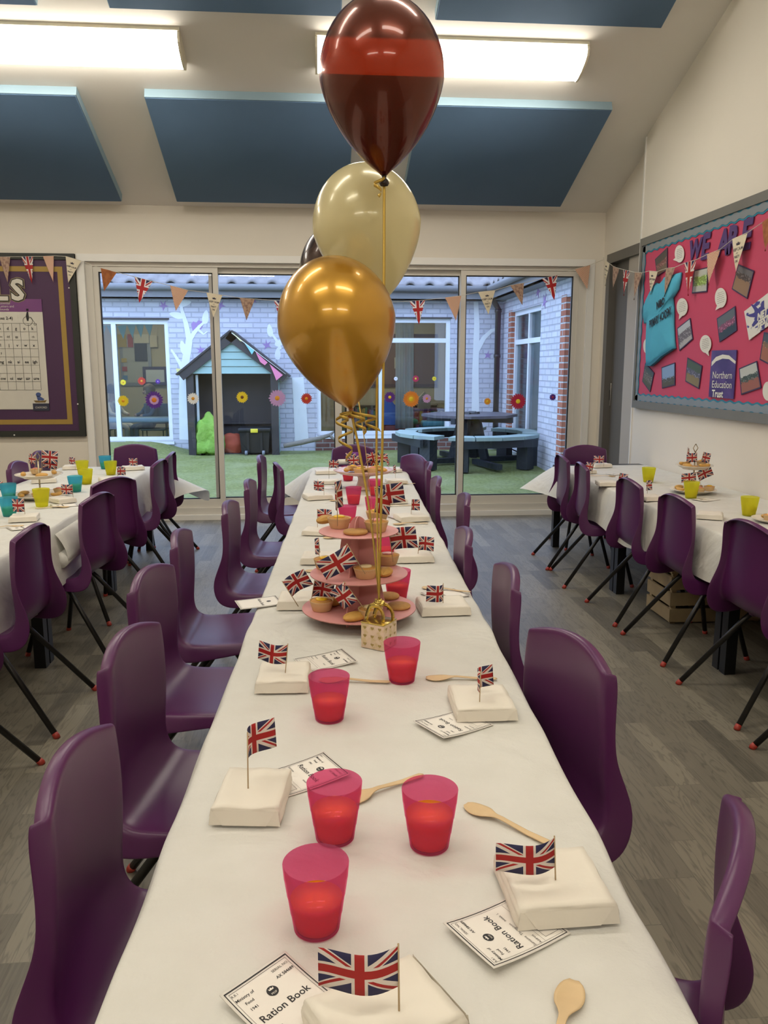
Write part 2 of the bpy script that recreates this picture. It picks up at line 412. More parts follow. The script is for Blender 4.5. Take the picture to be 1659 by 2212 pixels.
for x, y, fr, lab in spots:
    t = thing('strip_light', lab or 'lit strip light on the ceiling outside the picture, behind the viewer', 'ceiling light', (0,0,0), 0, 'strip lights on the sloping ceiling'); t.matrix_world = on_slope(x, y, fr)
    L = .86 if x > -3 else .6
    MB().box((-L, -.145, 0), (L, .145, .022)).build('back_plate', M_lampend, t)
    prof = [(-.132, .02), (-.135, .05), (-.115, .078), (-.07, .092), (0, .097), (.07, .092), (.115, .078), (.135, .05), (.132, .02)]
    m_ = MB(); n = len(prof)
    V = [(-L+.012, a, b) for a, b in prof] + [(L-.012, a, b) for a, b in prof]
    m_.add(V, [(i, i+1, n+i+1, n+i) for i in range(n-1)], 0, True); m_.build('diffuser', LAMP, t)
    for sx in (-1, 1):
        e = MB(); pr = [(a*1.05, b*1.05) for a, b in prof]
        V = [(sx*(L-.014), a, b) for a, b in pr] + [(sx*L, a, b) for a, b in pr]
        e.add(V, [tuple(range(n)), tuple(range(2*n-1, n-1, -1))] + [(i, (i+1) % n, n+(i+1) % n, n+i) for i in range(n)]); e.build('end_cap', M_lampend, t, fix=True)

# ---------------------------------------------------------------- patio doors
d1 = thing('door_1', None, None, kind='structure')
YP = YB+.03
mb = MB()
mb.box((-1.975, YB-.012, .0), (-1.915, YB+.16, 2.285)); mb.box((2.43, YB-.012, 0), (2.488, YB+.16, 2.285)); mb.box((-1.915, YB-.012, 2.225), (2.43, YB+.16, 2.285))
mb.build('outer_frame', M_white, d1)
mb = MB(); mb.box((-1.915, YP, .04), (-1.86, YP+.11, 2.225)); mb.box((2.36, YP, .04), (2.43, YP+.11, 2.225)); mb.box((-1.86, YP, 2.19), (2.36, YP+.11, 2.225)); mb.box((-1.915, YP-.02, .045), (2.43, YP+.12, .105))
mb.build('inner_frame', M_alu, d1)
MB().box((-1.975, YB-.02, 0), (2.488, YB+.16, .045)).build('threshold', M_white, d1)
panels = [(-1.86, -.815, 0), (-.90, .24, .045), (.285, 1.355, .045), (1.30, 2.36, 0)]
for i, (a, b, dy) in enumerate(panels):
    y0 = YP+.01+dy; s_ = MB(); w = .045 if i in (0, 3) else .06
    zt, zb = 2.19, .105
    s_.box((a, y0, zb), (a+w, y0+.04, zt)); s_.box((b-w, y0, zb), (b, y0+.04, zt)); s_.box((a+w, y0, zt-.045), (b-w, y0+.04, zt)); s_.box((a+w, y0, zb), (b-w, y0+.04, zb+.075))
    so = s_.build('sash', M_alu, d1)
    g = MB()
    for q in ((a+w-.001, zb+.075, a+w+.009, zt-.045), (b-w-.009, zb+.075, b-w+.001, zt-.045)): g.box((q[0], y0+.012, q[1]), (q[2], y0+.03, q[3]))
    g.box((a+w, y0+.012, zt-.054), (b-w, y0+.03, zt-.044)); g.box((a+w, y0+.012, zb+.074), (b-w, y0+.03, zb+.084))
    g.build('gasket', M_gask, so)
    MB().box((a+w, y0+.018, zb+.07), (b-w, y0+.024, zt-.04)).build('pane', M_glass, so)
MB().box((.268, YP+.06, .105), (.285, YP+.09, 2.19)).build('centre_gasket', M_gask, d1)
hd = MB(); hd.rbox((1.305, YP+.035, .115), (1.36, YP+.05, .15), .006); hd.build('door_stop', M_alu, d1)
# ---------------------------------------------------------------- grey door in the right wall
d2 = thing('door_2', None, None, kind='structure')
mb = MB(); x0 = XD-.012
mb.box((x0, 7.045, 0), (XD+.12, 7.125, 2.31)); mb.box((x0, 6.242, 0), (XD+.12, 6.30, 2.31)); mb.box((x0, 6.30, 2.23), (XD+.12, 7.045, 2.31))
mb.build('door_frame', M_grey, d2)
MB().box((XD+.05, 6.69, 0), (XD+.095, 7.045, 2.23)).build('side_leaf', M_grey, d2)
MB().box((XD+.02, 6.30, 0), (XD+.06, 6.69, 2.23)).build('door_leaf', M_leaf, d2)
p = atx(1319, 852, XD+.05)
mb = MB(); mb.rbox((XD+.040, p.y-.018, p.z-.10), (XD+.051, p.y+.018, p.z+.10), .004); mb.build('lock_plate', mat('brushed_steel', (.35, .33, .3), .35, .8), d2)
MB().box((XD+.037, p.y-.008, p.z-.05), (XD+.041, p.y+.008, p.z+.04)).build('keyhole', M_black, d2)
mb = MB(); mb.box((XL, YB-.015, 0), (-1.975, YB, .09)); tag(mb.build('baseboard_back', M_white), kind='structure')
mb = MB(); mb.box((XR-.014, YF, 0), (XR, 6.22, .09)); tag(mb.build('baseboard_right', M_white), kind='structure')
# ================================================================ courtyard outside
YFW, XWG = 13.0, 3.0     # facing wall, right wing
M_brick = brick_mat('painted_brick_facing', (.55, .56, .64), (.63, .64, .72), (.46, .47, .54), (.235, .078), .010, .7, .75, 'XZ', .012)
M_brickw = brick_mat('painted_brick_wing', (.56, .57, .64), (.66, .67, .73), (.45, .46, .52), (.235, .078), .010, .8, .75, 'YZ', .014)
M_orange = brick_mat('bare_red_brick', (.36, .12, .07), (.45, .17, .10), (.55, .56, .56), (.235, .078), .010, .7, .8, 'YZ', .012, .2)
M_upvc = mat('white_upvc', (.80, .84, .88), .35, var=.02)
M_fglass = glassy('classroom_glass', (.80, .86, .88), .10)
M_tile = mat('grey_roof_tile', (.23, .215, .215), .8, var=.3, vs=9, bmp=.4, bs=60, bd=.01)
M_fascia = mat('pale_fascia_board', (.20, .205, .215), .6, var=.06)
M_pipe = mat('dark_downpipe', (.035, .03, .032), .4, var=.1)
def gz(x, y):
    s_ = lambda v: max(0, min(1, v))**2*(3-2*max(0, min(1, v)))
    return -.03 + .06*s_((y-7.6)/4) + .17*s_((-1.75-x)/.9)*s_((y-11.6)/1.3) + .008*noise.noise(Vector((x*2, y*2, 0)))
def grass_mat():
    m = bpy.data.materials.new('artificial_turf'); nt, out = nodes_of(m)
    n = tex(nt, 'ShaderNodeTexNoise', Scale=26.0, Detail=8.0, Roughness=.75); n2 = tex(nt, 'ShaderNodeTexNoise', Scale=2.2, Detail=3.0)
    c = mixc(nt, (X_(nt, n.outputs[0])-.3)*2.4, (.13, .175, .03), (.42, .46, .15)); c = mixc(nt, (X_(nt, n2.outputs[0])-.4)*1.4, c, (.46, .48, .26))
    b = principled(nt, out, c, .8); bump(nt, n.outputs[0], b, .9, .05); return m
def X_(nt, k): X.nt = nt; return X(k)
mb = MB(); mb.grid(60, 48, lambda u, v: (-7+10.2*u, 7.4+6.0*v, gz(-7+10.2*u, 7.4+6.0*v)), 0, True)
tag(mb.build('ground', grass_mat()), kind='structure')
# windows in the facing wall: (x0, x1, z0, z1)
W1 = (-3.75, -2.24, .20, 2.07); W2 = (.03, 2.17, .27, 2.11)
mb = MB()
for a in ((-7, W1[0], -.3, 2.7), (W1[1], W2[0], -.3, 2.7), (W2[1], XWG+.1, -.3, 2.7), (W1[0], W1[1], -.3, W1[2]), (W1[0], W1[1], W1[3], 2.7), (W2[0], W2[1], -.3, W2[2]), (W2[0], W2[1], W2[3], 2.7)):
    mb.box((a[0], YFW, a[2]), (a[1], YFW+.25, a[3]))
tag(mb.build('wall_courtyard_facing', M_brick), kind='structure')
WW = ((10.75, 12.36, .10, 2.17), (7.95, 9.66, .10, 2.17))
mb = MB(); ys = [7.42, WW[1][0], WW[1][1], WW[0][0], WW[0][1], YFW]
for i in (0, 2, 4): mb.box((XWG, ys[i], -.3), (XWG+.25, ys[i+1], 2.7))
for q in WW: mb.box((XWG, q[0], -.3), (XWG+.25, q[1], q[2])); mb.box((XWG, q[0], q[3]), (XWG+.25, q[1], 2.7))
tag(mb.build('wall_courtyard_wing', M_brickw), kind='structure')
for i, y in enumerate((WW[0][1], WW[1][1])):
    tag(MB().box((XWG-.006, y-.005, .05), (XWG+.045, y+.19, 2.2)).build('trim_%d' % (i+2), M_orange), kind='structure')
def window(name, x0, x1, z0, z1, mull, trans, place, glass=M_fglass):
    """frame in a local (a, depth, z) layout; place maps it to the wall"""
    t = thing(name, None, None, kind='structure'); fr = MB(); w = .065
    bars = [(x0, x0+w, z0, z1), (x1-w, x1, z0, z1), (x0+w, x1-w, z1-w, z1), (x0+w, x1-w, z0, z0+w)]
    for m in mull: fr.box((m-.035, .054, z0+w), (m+.035, .126, z1-w), 0, place)
    for a, b, z in trans: fr.box((a+.03, .05, z-.035), (b-.03, .13, z+.035), 0, place)
    for a, b, c, d in bars: fr.box((a, .048, c), (b, .132, d), 0, place)
    fr.box((x0-.02, -.03, z0-.05), (x1+.02, .14, z0), 0, place)
    fr.build('frame', M_upvc, t, fix=True)
    MB().box((x0+.03, .085, z0+.03), (x1-.03, .095, z1-.03), 0, place).build('pane', glass, t, fix=True); return t
PF = T(0, YFW, 0)
window('window_1', *W1, [-3.08], [], PF); window('window_2', *W2, [1.06], [(1.06, 2.17, 1.77), (.03, 1.06, 1.77)], PF)
PW = Matrix(((0, 1, 0, XWG), (1, 0, 0, 0), (0, 0, 1, 0), (0, 0, 0, 1)))
for i, q in enumerate(WW):
    mid = (q[0]+q[1])/2
    window('window_%d' % (i+3), q[0], q[1], q[2], q[3], [mid], [(q[0], q[1], 1.72)], PW)
tag(MB().box((W1[0]-.05, YFW-.012, W1[3]), (W1[1]+.02, YFW+.1, W1[3]+.028)).build('trim_4', M_pipe), kind='structure')
tag(MB().box((W2[0]-.05, YFW-.012, W2[3]), (W2[1]+.02, YFW+.1, W2[3]+.02)).build('trim_5', M_pipe), kind='structure')
M_plinth = brick_mat('dark_brick_plinth', (.16, .07, .055), (.22, .10, .075), (.3, .28, .26), (.235, .078), .010, .7, .85, 'XZ')
tag(MB().box((W2[0]-.03, YFW-.02, -.1), (W2[1]+.06, YFW+.01, W2[2]-.05)).build('trim_6', M_plinth), kind='structure')
# roofs: pantiles as a waved surface
def roof(name, fn, nu, nv): tag(MB().slab(nu, nv, fn, .04).build(name, M_tile), kind='structure')
def wave(s, t):   # s along the eave (m), t up the slope (m)
    a = (s/.30) % 1; h = .055*max(0, math.sin(math.pi*min(1, a/.55)))**.7 if a < .55 else 0
    return h + .035*(1-((t/.32) % 1))
roof('roof_1', lambda u, v: (-7+11*u, YFW-.32+2.6*v*.86, 2.56+2.6*v*.5 + wave(11*u, 2.6*v)), 330, 34)
roof('roof_2', lambda u, v: (XWG-.30+1.5*(1-v)*.86, 7.45+(5.6+.8*(1-v))*u, 2.56+1.5*(1-v)*.5 + wave((5.6+.8*(1-v))*u, 1.5*(1-v))), 170, 20)
mb = MB(); mb.box((-7, YFW-.24, 2.37), (XWG-.1, YFW-.2, 2.58)); mb.box((-7, YFW-.24, 2.37), (XWG, YFW+.02, 2.39)); mb.tube([(-7, YFW-.29, 2.54), (XWG-.2, YFW-.29, 2.54)], .055, 8)
tag(mb.build('trim_7', M_fascia), kind='structure')
mb = MB(); mb.box((XWG-.24, 7.45, 2.38), (XWG-.2, YFW-.2, 2.58)); mb.box((XWG-.24, 7.45, 2.38), (XWG+.02, YFW-.2, 2.40)); mb.tube([(XWG-.29, 7.45, 2.54), (XWG-.29, YFW-.25, 2.54)], .055, 8)
tag(mb.build('trim_8', M_fascia), kind='structure')
t = thing('drainpipe', 'dark drainpipe running down the corner of the courtyard walls', 'drainpipe', (0, 0, 0))
MB().tube([(2.76, 12.72, 2.5), (2.80, 12.78, 2.38), (2.90, 12.87, 2.25), (2.90, 12.87, 0.05)], .045, 10).build('pipe', M_pipe, t)
for z in (.6, 1.5, 2.2): MB().tube([(2.90, 12.87, z), (2.90, 12.87, z+.05)], .056, 10).build('bracket', M_pipe, t)

# ---------------------------------------------------------------- painted mural: birch trees, leaves and birds
M_mw = mat('mural_white_paint', (.80, .84, .86), .7, var=.06); M_mp = mat('mural_purple_paint', (.36, .24, .50), .7, var=.1)
def flat(mb, pts, y=YFW-.004, X0=None):   # polygon given in photo-plane points already in world x,z
    n = len(pts); V = [(x, y, z) for x, z in pts] + [(x, y+.003, z) for x, z in pts]
    mb.add(V, [tuple(range(n)), tuple(range(2*n-1, n-1, -1))] + [(i, n+i, n+(i+1) % n, (i+1) % n) for i in range(n)])
def fw(*px): return [(lambda p: (p.x, p.z))(aty(a, b, YFW)) for a, b in px]
def limb(mb, pts, r0, r1):
    P = [Vector((x, z)) for x, z in pts]; n = len(P); L_, R_ = [], []
    for i, p in enumerate(P):
        d = (P[min(i+1, n-1)]-P[max(i-1, 0)]).normalized(); q = Vector((-d.y, d.x)); r = r0+(r1-r0)*i/(n-1)
        L_.append(p+q*r); R_.append(p-q*r)
    limb.k = getattr(limb, 'k', 0) + 1; y = YFW - .003 - .0012*(limb.k % 4)
    flat(mb, [tuple(q) for q in L_] + [tuple(q) for q in R_[::-1]], y)
def leafshape(mb, c, a, l=.11, w=.05):
    x, z = c; pts = []
    for k in range(10):
        q = 2*math.pi*k/10; u, v = l*math.cos(q), w*math.sin(q)*(1-.3*math.cos(q)); pts.append((x+u*math.cos(a)-v*math.sin(a), z+u*math.sin(a)+v*math.cos(a)))
    flat(mb, pts)
def bird(mb, c, s, a=0, y=YFW-.004):
    P = [(-.5, .05), (-.15, .1), (-.25, .6), (.02, .18), (.32, .55), (.2, .1), (.55, -.1), (.15, -.12), (-.1, -.5), (-.12, -.12)]
    flat(mb, [(c[0]+s*(x*math.cos(a)-z*math.sin(a)), c[1]+s*(x*math.sin(a)+z*math.cos(a))) for x, z in P], y)
t = thing('tree_mural', 'white birch tree painted on the courtyard wall behind the playhouse, with a purple squirrel', 'mural', (0, 0, 0))
mb = MB(); limb(mb, fw((398, 950), (396, 860), (397, 800), (405, 760), (409, 735)), .075, .05); limb(mb, fw((409, 735), (402, 700), (393, 670), (388, 640)), .045, .015)
limb(mb, fw((409, 735), (420, 718), (432, 704), (448, 690)), .04, .012); limb(mb, fw((398, 800), (386, 780), (370, 755)), .04, .012)
limb(mb, fw((428, 712), (440, 722), (448, 716)), .02, .008); mb.build('trunk', M_mw, t)
mb = MB(); q = fw((381, 681), (444, 685), (396, 751), (398, 655))
for c, a in zip(q, (2.9, 1.4, 1.8, .2)): leafshape(mb, c, a)
mb.build('leaf', M_mw, t)
mb = MB(); sq = fw((413, 700), (418, 694), (424, 698), (428, 692), (436, 694), (438, 704), (434, 712), (428, 708), (430, 702), (427, 702), (425, 712), (422, 718), (416, 714)); flat(mb, sq); mb.build('squirrel', M_mp, t)
mb = MB()
for c, s_, a in ((fw((353, 661))[0], .15, .1), (fw((434, 757))[0], .13, .7), (fw((476, 660))[0], .15, 0)): bird(mb, c, s_, a)
mb.build('bird', M_mp, t)
t = thing('tree_mural', 'pale birch tree painted on the courtyard wall beside the drainpipe', 'mural', (0, 0, 0))
mb = MB(); limb(mb, fw((1028, 965), (1027, 880), (1027, 800), (1030, 700), (1028, 650)), .07, .035); limb(mb, fw((1028, 760), (1045, 730), (1062, 714), (1078, 710)), .045, .02); limb(mb, fw((996, 785), (990, 765), (988, 752)), .03, .01)
mb.build('trunk', M_mw, t); mb = MB(); bird(mb, fw((1053, 768))[0], .13, -.6); mb.build('bird', M_mp, t)
t = thing('tree_mural', 'white painted stem and leaves on the courtyard wall between playhouse and gold balloon', 'mural', (0, 0, 0))
mb = MB(); limb(mb, fw((652, 955), (648, 880), (643, 815)), .11, .09); limb(mb, fw((606, 755), (597, 735), (588, 722), (578, 720)), .025, .01); mb.build('trunk', M_mw, t)
mb = MB(); q = fw((583, 714), (600, 764), (606, 740)); [leafshape(mb, c, a, .1, .045) for c, a in zip(q, (1.7, 1.5, .4))]; mb.build('leaf', M_mw, t)
mb = MB(); bird(mb, fw((576, 746))[0], .15, -.3); bird(mb, fw((548, 650))[0], .1, -.3); mb.build('bird', M_mp, t)
t = thing('bird_mural', 'pair of faint purple birds painted high on the right wing wall', 'mural', (0, 0, 0)); mb = MB()
for px_ in ((1162, 630), (1176, 652)):
    p = atx(*px_, XWG-.004); M_ = Matrix(((0, 1, 0, 0), (1, 0, 0, 0), (0, 0, 1, 0), (0, 0, 0, 1))); b_ = MB(); bird(b_, (p.y, p.z), .2, 1.2, XWG-.006)
    mb.add([M_ @ Vector(v) for v in b_.v], b_.f)
mb.build('bird', M_mp, t, fix=True)

# ---------------------------------------------------------------- playhouse
M_pgreen = mat('pale_green_boards', (.30, .46, .44), .65, var=.08); M_pdark = mat('dark_stained_timber', (.035, .032, .033), .6, var=.2)
yh = 12.42; P = lambda x, y: (lambda p: (p.x, p.z))(aty(x, y, yh))
apex = P(499, 716); el = P(386, 808); er = P(621, 812); zb = gz(-1.2, yh)
t = thing('playhouse', 'small wooden playhouse with pale green gable and dark roof edges on the lawn', 'playhouse', (0, 0, 0))
xl, xr, ze = el[0], er[0], (el[1]+er[1])/2; xa, za = apex; D = .52
mb = MB(); nb = 5
for k in range(nb):
    z0 = ze+.02+(za-.1-ze)*k/nb; z1 = ze+.02+(za-.1-ze)*(k+1)/nb-.008
    f = lambda z: max(.02, (za-.03-z)/(za-ze))
    poly = [(xa-(xa-xl)*f(z0), z0), (xa+(xr-xa)*f(z0), z0), (xa+(xr-xa)*f(z1), z1), (xa-(xa-xl)*f(z1), z1)]
    V = [(x, yh+.012*0, z) for x, z in poly] + [(x, yh+.03, z) for x, z in poly]
    V[0] = (V[0][0], yh-.012, V[0][2]); V[1] = (V[1][0], yh-.012, V[1][2])
    mb.add(V, [(0, 1, 2, 3), (7, 6, 5, 4), (0, 4, 5, 1), (1, 5, 6, 2), (2, 6, 7, 3), (3, 7, 4, 0)])
mb.build('gable_boards', M_pgreen, t)
for nm, (xe, ze_) in (('left', el), ('right', er)):
    d = Vector((xe-xa, 0, ze_-za)); n_ = Vector((0, -1, 0)).cross(d).normalized(); n_ = n_ if n_.z > 0 else -n_
    A = Vector((xa, yh-.05, za)); b = MB()
    V = [A, A+d, A+d+n_*-.115, A+n_*-.13]; V = V + [v+Vector((0, .04, 0)) for v in V]
    b.add(V, [(0, 1, 2, 3), (7, 6, 5, 4), (0, 4, 5, 1), (1, 5, 6, 2), (2, 6, 7, 3), (3, 7, 4, 0)]); b.build('bargeboard', M_pdark, t, fix=True)
    b = MB(); V = [A+Vector((0, -.02, 0)), A+d*1.03+Vector((0, -.02, 0))]; V += [v+Vector((0, D+.1, 0)) for v in V]; V += [v+n_*.025 for v in V]
    b.add(V, [(0, 1, 3, 2), (4, 6, 7, 5), (0, 4, 5, 1), (1, 5, 7, 3), (3, 7, 6, 2), (2, 6, 4, 0)]); b.build('roof', M_pdark, t, fix=True)
for px_ in (413, 594):
    x = P(px_, 900)[0]; MB().box((x-.055, yh-.01, zb-.03), (x+.055, yh+.09, ze+.03)).build('post', M_pdark, t)
x1 = P(594, 900)[0]; x0 = P(413, 900)[0]
mb = MB()
for k in range(9): mb.box((x1+.015, yh+.09, zb+k*.137), (x1+.05+.008*(k % 2), yh+D, zb+k*.137+.13))
mb.build('side_boards', M_pgreen, t)
mb = MB(); mb.box((x0-.03, yh+.09, zb), (x0, yh+D, ze)); mb.build('side_boards', M_pgreen, t)
MB().box((x0, yh+D-.03, zb), (x1, yh+D, ze+.02)).build('back_wall', M_pdark, t)
MB().box((x0+.08, yh+.05, zb), (x0+.115, yh+.1, ze)).build('door_post', mat('pale_timber_strip', (.5, .55, .58), .6), t)
MB().box((x0, yh+.12, zb-.02), (x1, yh+D, zb+.012)).build('floor_boards', M_pdark, t)
MB().box((x0+.05, yh+D-.1, zb+.44), (x1-.06, yh+D-.03, zb+.47)).build('shelf', M_pdark, t)
# cloth pennants pinned along the right bargeboard
mats_c = [mat('yellow_cloth', (.72, .68, .28), .8), mat('turquoise_cloth', (.22, .55, .60), .8), mat('pink_cloth', (.75, .22, .38), .8)]
t = thing('cloth_bunting', 'yellow, turquoise and pink cloth bunting pinned down the playhouse roof edge', 'bunting', (0, 0, 0))
MB().tube([aty(500, 719, yh-.07), aty(560, 765, yh-.08), aty(617, 808, yh-.07)], .004, 5).build('string', M_mw, t)
for mi, q in ((0, [(500, 717), (526, 738), (519, 737)]), (1, [(526, 738), (550, 756), (544, 766), (536, 753)]), (2, [(552, 760), (578, 783), (572, 789), (562, 782)]), (2, [(582, 786), (611, 810), (597, 822), (590, 804)])):
    pts = [aty(a, b, yh-.075) for a, b in q]; b = MB(); n = len(pts)
    b.add([p for p in pts] + [p+Vector((0, .006, 0)) for p in pts], [tuple(range(n)), tuple(range(2*n-1, n-1, -1))] + [(i, (i+1) % n, n+(i+1) % n, n+i) for i in range(n)]); b.build('pennant', mats_c[mi], t, fix=True)
b = MB(); pts = [aty(a, c, yh-.02) for a, c in ((380, 796), (398, 797), (384, 812))]; b.add(pts+[p+Vector((0, .006, 0)) for p in pts], [(0, 1, 2), (5, 4, 3), (0, 1, 4, 3), (1, 2, 5, 4), (2, 0, 3, 5)])
tag(b.build('cloth_pennant', mats_c[0], fix=True), 'single yellow cloth pennant at the left eave of the playhouse', 'pennant')
# soft toys / bags in the playhouse
def blob(mb, c, s, seed=0, amp=.12, m=0):
    bm = bmesh.new(); bmesh.ops.create_icosphere(bm, subdivisions=4, radius=1)
    for v in bm.verts:
        n = noise.noise(v.co*1.6 + Vector((seed*7.1, 0, 0))) + .5*noise.noise(v.co*4 + Vector((0, seed*3.3, 0)))
        v.co = Vector((v.co.x*s[0], v.co.y*s[1], max(-.55, v.co.z)*s[2]))*(1+amp*n) + Vector(c)
    mb.bm(bm, m, True)
c = aty(452, 940, 12.55); mb = MB(); blob(mb, (c.x, 12.5, zb+.22), (.21, .14, .36), 1, .34); tag(mb.build('bean_bag', mat('lime_green_fabric', (.22, .42, .06), .85, var=.3, vs=9, bmp=.8, bs=7, bd=.06)), 'lime green crumpled bean bag slumped at the playhouse doorway', 'bean bag')
c = aty(500, 955, 12.6); mb = MB(); blob(mb, (c.x, 12.66, zb+.12), (.22, .13, .20), 2, .12); tag(mb.build('bean_bag', mat('rust_red_fabric', (.38, .075, .035), .8, var=.2)), 'rust red bean bag half behind the black storage box', 'bean bag')
# storage box
a = aty(518, 975, 12.36); bb = aty(583, 975, 12.36); xm = (a.x+bb.x)/2; w_ = (bb.x-a.x)/2
t = thing('storage_box', 'black plastic wheeled storage box with yellow clip in the playhouse', 'storage box', (xm, 12.40, zb-.01))
mb = MB(); V = [(-w_*.9, 0, .04), (w_*.9, 0, .04), (w_*.9, .3, .04), (-w_*.9, .3, .04), (-w_, -.02, .36), (w_, -.02, .36), (w_, .32, .36), (-w_, .32, .36)]
mb.add(V, [(0, 3, 2, 1), (4, 5, 6, 7), (0, 1, 5, 4), (1, 2, 6, 5), (2, 3, 7, 6), (3, 0, 4, 7)])
for x in (-.1, .1): mb.box((x-.018, -.035, .05), (x+.018, -.005, .35))
mb.build('body', M_black, t); mb = MB(); mb.rbox((-w_-.02, -.05, .36), (w_+.02, .34, .42), .015); mb.build('lid', M_black, t)
MB().rbox((-.055, -.065, .35), (.055, -.045, .41), .006).build('clip', mat('yellow_plastic', (.75, .62, .05), .4), t)
for x in (-.13, .13): MB().tube([(x-.02, -.03, .04), (x+.02, -.03, .04)], .038, 12).build('wheel', mat('grey_wheel', (.2, .22, .24), .5), t)
# driftwood branch
p0 = aty(613, 962, 12.5); mb = MB(); pts = [aty(*q, y) for q, y in (((613, 963), 12.45), ((650, 956), 12.5), ((690, 947), 12.6), ((712, 940), 12.75), ((722, 932), 12.88))]
mb.tube(pts, [.035, .04, .035, .03, .012], 8); mb.tube([pts[3], aty(722, 950, 12.7)], [.028, .02], 8)
tag(mb.build('driftwood_branch', mat('weathered_wood', (.22, .20, .165), .9, var=.3, vs=20)), 'grey forked driftwood branch lying against the courtyard wall', 'branch')

# ---------------------------------------------------------------- picnic table with four benches
M_pb = mat('pale_green_bench_top', (.30, .40, .39), .65, var=.1); M_pk = mat('black_recycled_plastic', (.022, .028, .036), .55, var=.2)
M_top = mat('dark_weathered_tabletop', (.085, .08, .10), .45, var=.3, vs=5)
cx, cy = 2.12, 11.05; zg = gz(cx, cy)
t = thing('picnic_table', 'octagonal dark picnic table with pale green curved bench tops on the lawn', 'picnic table', (cx, cy, zg), R(14))
oc = [(.66*math.cos(R(22.5+45*k)), .66*math.sin(R(22.5+45*k))) for k in range(8)]
b = MB().prism(oc, .655, .69); b.build('table_top', M_top, t)
for k in range(4):
    a = R(45+90*k); M_ = RZ(a)
    MB().box((.20, -.05, 0), (.30, .05, .655), 0, M_ @ T(-.05, 0, 0) @ Matrix.Rotation(R(-14), 4, 'Y') @ T(.05, 0, 0)).build('table_leg', M_pk, t)
    MB().box((.05, -.03, .58), (.62, .03, .655), 0, M_).build('top_bearer', M_pk, t)
for k in range(4):
    M_ = RZ(R(90*k)); b = MB()
    arc = [R(-40), R(-20), 0, R(20), R(40)]; b2 = MB()
    for i in range(4):
        q0, q1 = arc[i]+.008, arc[i+1]-.008; ri, ro = .74, 1.02
        b.prism([(ri*math.cos(q0), ri*math.sin(q0)), (ro*math.cos(q0), ro*math.sin(q0)), (ro*math.cos(q1), ro*math.sin(q1)), (ri*math.cos(q1), ri*math.sin(q1))], .40, .445, 0, M_)
    b.build('bench_top', M_pb, t)
    for q in (R(-30), R(30)):
        for rr in (.93,): b2.box((rr-.1, -.085, 0), (rr+.06, .085, .40), 0, M_ @ RZ(q))
    b2.box((.80, -.5, .30), (.86, .5, .40), 0, M_); b2.box((.90, -.55, .30), (.94, .55, .40), 0, M_)
    b2.build('bench_leg', M_pk, t)
    MB().box((.2, -.04, .02), (.95, .04, .09), 0, M_).build('brace', M_pk, t)

# ---------------------------------------------------------------- classrooms seen through the facing and wing windows
M_room = mat('classroom_wall', (.50, .44, .30), .8, var=.04); M_rfl = mat('classroom_carpet', (.05, .075, .07), .9, var=.2)
mb = MB(); y1 = 16.2
mb.box((-6, y1, -.1), (XWG, y1+.1, 2.6)); mb.box((-6, YFW+.25, 2.5), (XWG, y1, 2.6)); mb.box((-6.1, YFW+.25, -.1), (-6, y1, 2.6)); mb.box((XWG, YFW, -.1), (XWG+.1, y1+.1, 2.6)); mb.box((-1.2, YFW+.25, -.1), (-1.1, y1, 2.6))
tag(mb.build('wall_classroom', M_room), kind='structure')
tag(MB().box((-6, YFW+.25, -.12), (XWG, y1, -.06)).build('floor_classroom', M_rfl), kind='structure')
mb = MB(); mb.box((XWG+2.2, 7.4, -.1), (XWG+2.3, 13, 2.6)); mb.box((XWG+.25, 7.4, 2.5), (XWG+2.3, 13, 2.6)); mb.box((XWG+.25, 7.3, -.1), (XWG+2.3, 7.4, 2.6)); mb.box((XWG+.25, 13, -.1), (XWG+2.3, 13.1, 2.6))
mb.box((XWG+.25, 7.4, -.12), (XWG+2.3, 13, -.06)); tag(mb.build('wall_wing_room', M_room), kind='structure')
for x, y, lab in ((-3.2, 14.6, 'added glowing panel brightening the classroom behind the left courtyard window'), (1.1, 14.6, 'added glowing panel brightening the classroom behind the right courtyard window')):
    tag(MB().box((x-.55, y-.3, 2.44), (x+.55, y+.3, 2.495)).build('fill_panel', emis('classroom_fill_glow_%d' % (x > 0), (1, .9, .7), 14.0)), lab, 'ceiling light')  # unseen glowing panels, added to brighten the rooms behind the windows
def rect_px(q0, q1, Y, th, mtl, name, label, cat, group=None):
    a, b = aty(*q0, Y), aty(*q1, Y)
    return tag(MB().box((min(a.x, b.x), Y-th, min(a.z, b.z)), (max(a.x, b.x), Y, max(a.z, b.z))).build(name, mtl), label, cat, group)
YC = y1-.01
M_paper = mat('cream_paper', (.66, .62, .50), .8)
def framed(q0, q1, fr, inner, name, label, cat):
    a, b = aty(*q0, YC), aty(*q1, YC); x0, x1, z0, z1 = min(a.x, b.x), max(a.x, b.x), min(a.z, b.z), max(a.z, b.z)
    t = thing(name, label, cat, (0, 0, 0)); yc = YC - (.04 if 'blue framed' in label else 0); MB().box((x0, yc-.02, z0), (x1, yc, z1)).build('board_frame', fr, t); MB().box((x0+.06, yc-.026, z0+.06), (x1-.06, yc-.019, z1-.06)).build('board_face', inner, t)
M_wb = mat('whiteboard_face', (.62, .64, .60), .3); M_bf = mat('blue_board_frame', (.03, .03, .10), .5)
framed((257, 726), (330, 833), mat('silver_frame', (.3, .31, .33), .4, .6), mat('grey_whiteboard', (.42, .42, .36), .35), 'whiteboard', 'grey whiteboard on the classroom wall behind the left courtyard window', 'whiteboard')
framed((309, 792), (364, 832), M_bf, M_wb, 'notice_board', 'blue framed notice board with white sheet in the left classroom', 'notice board')
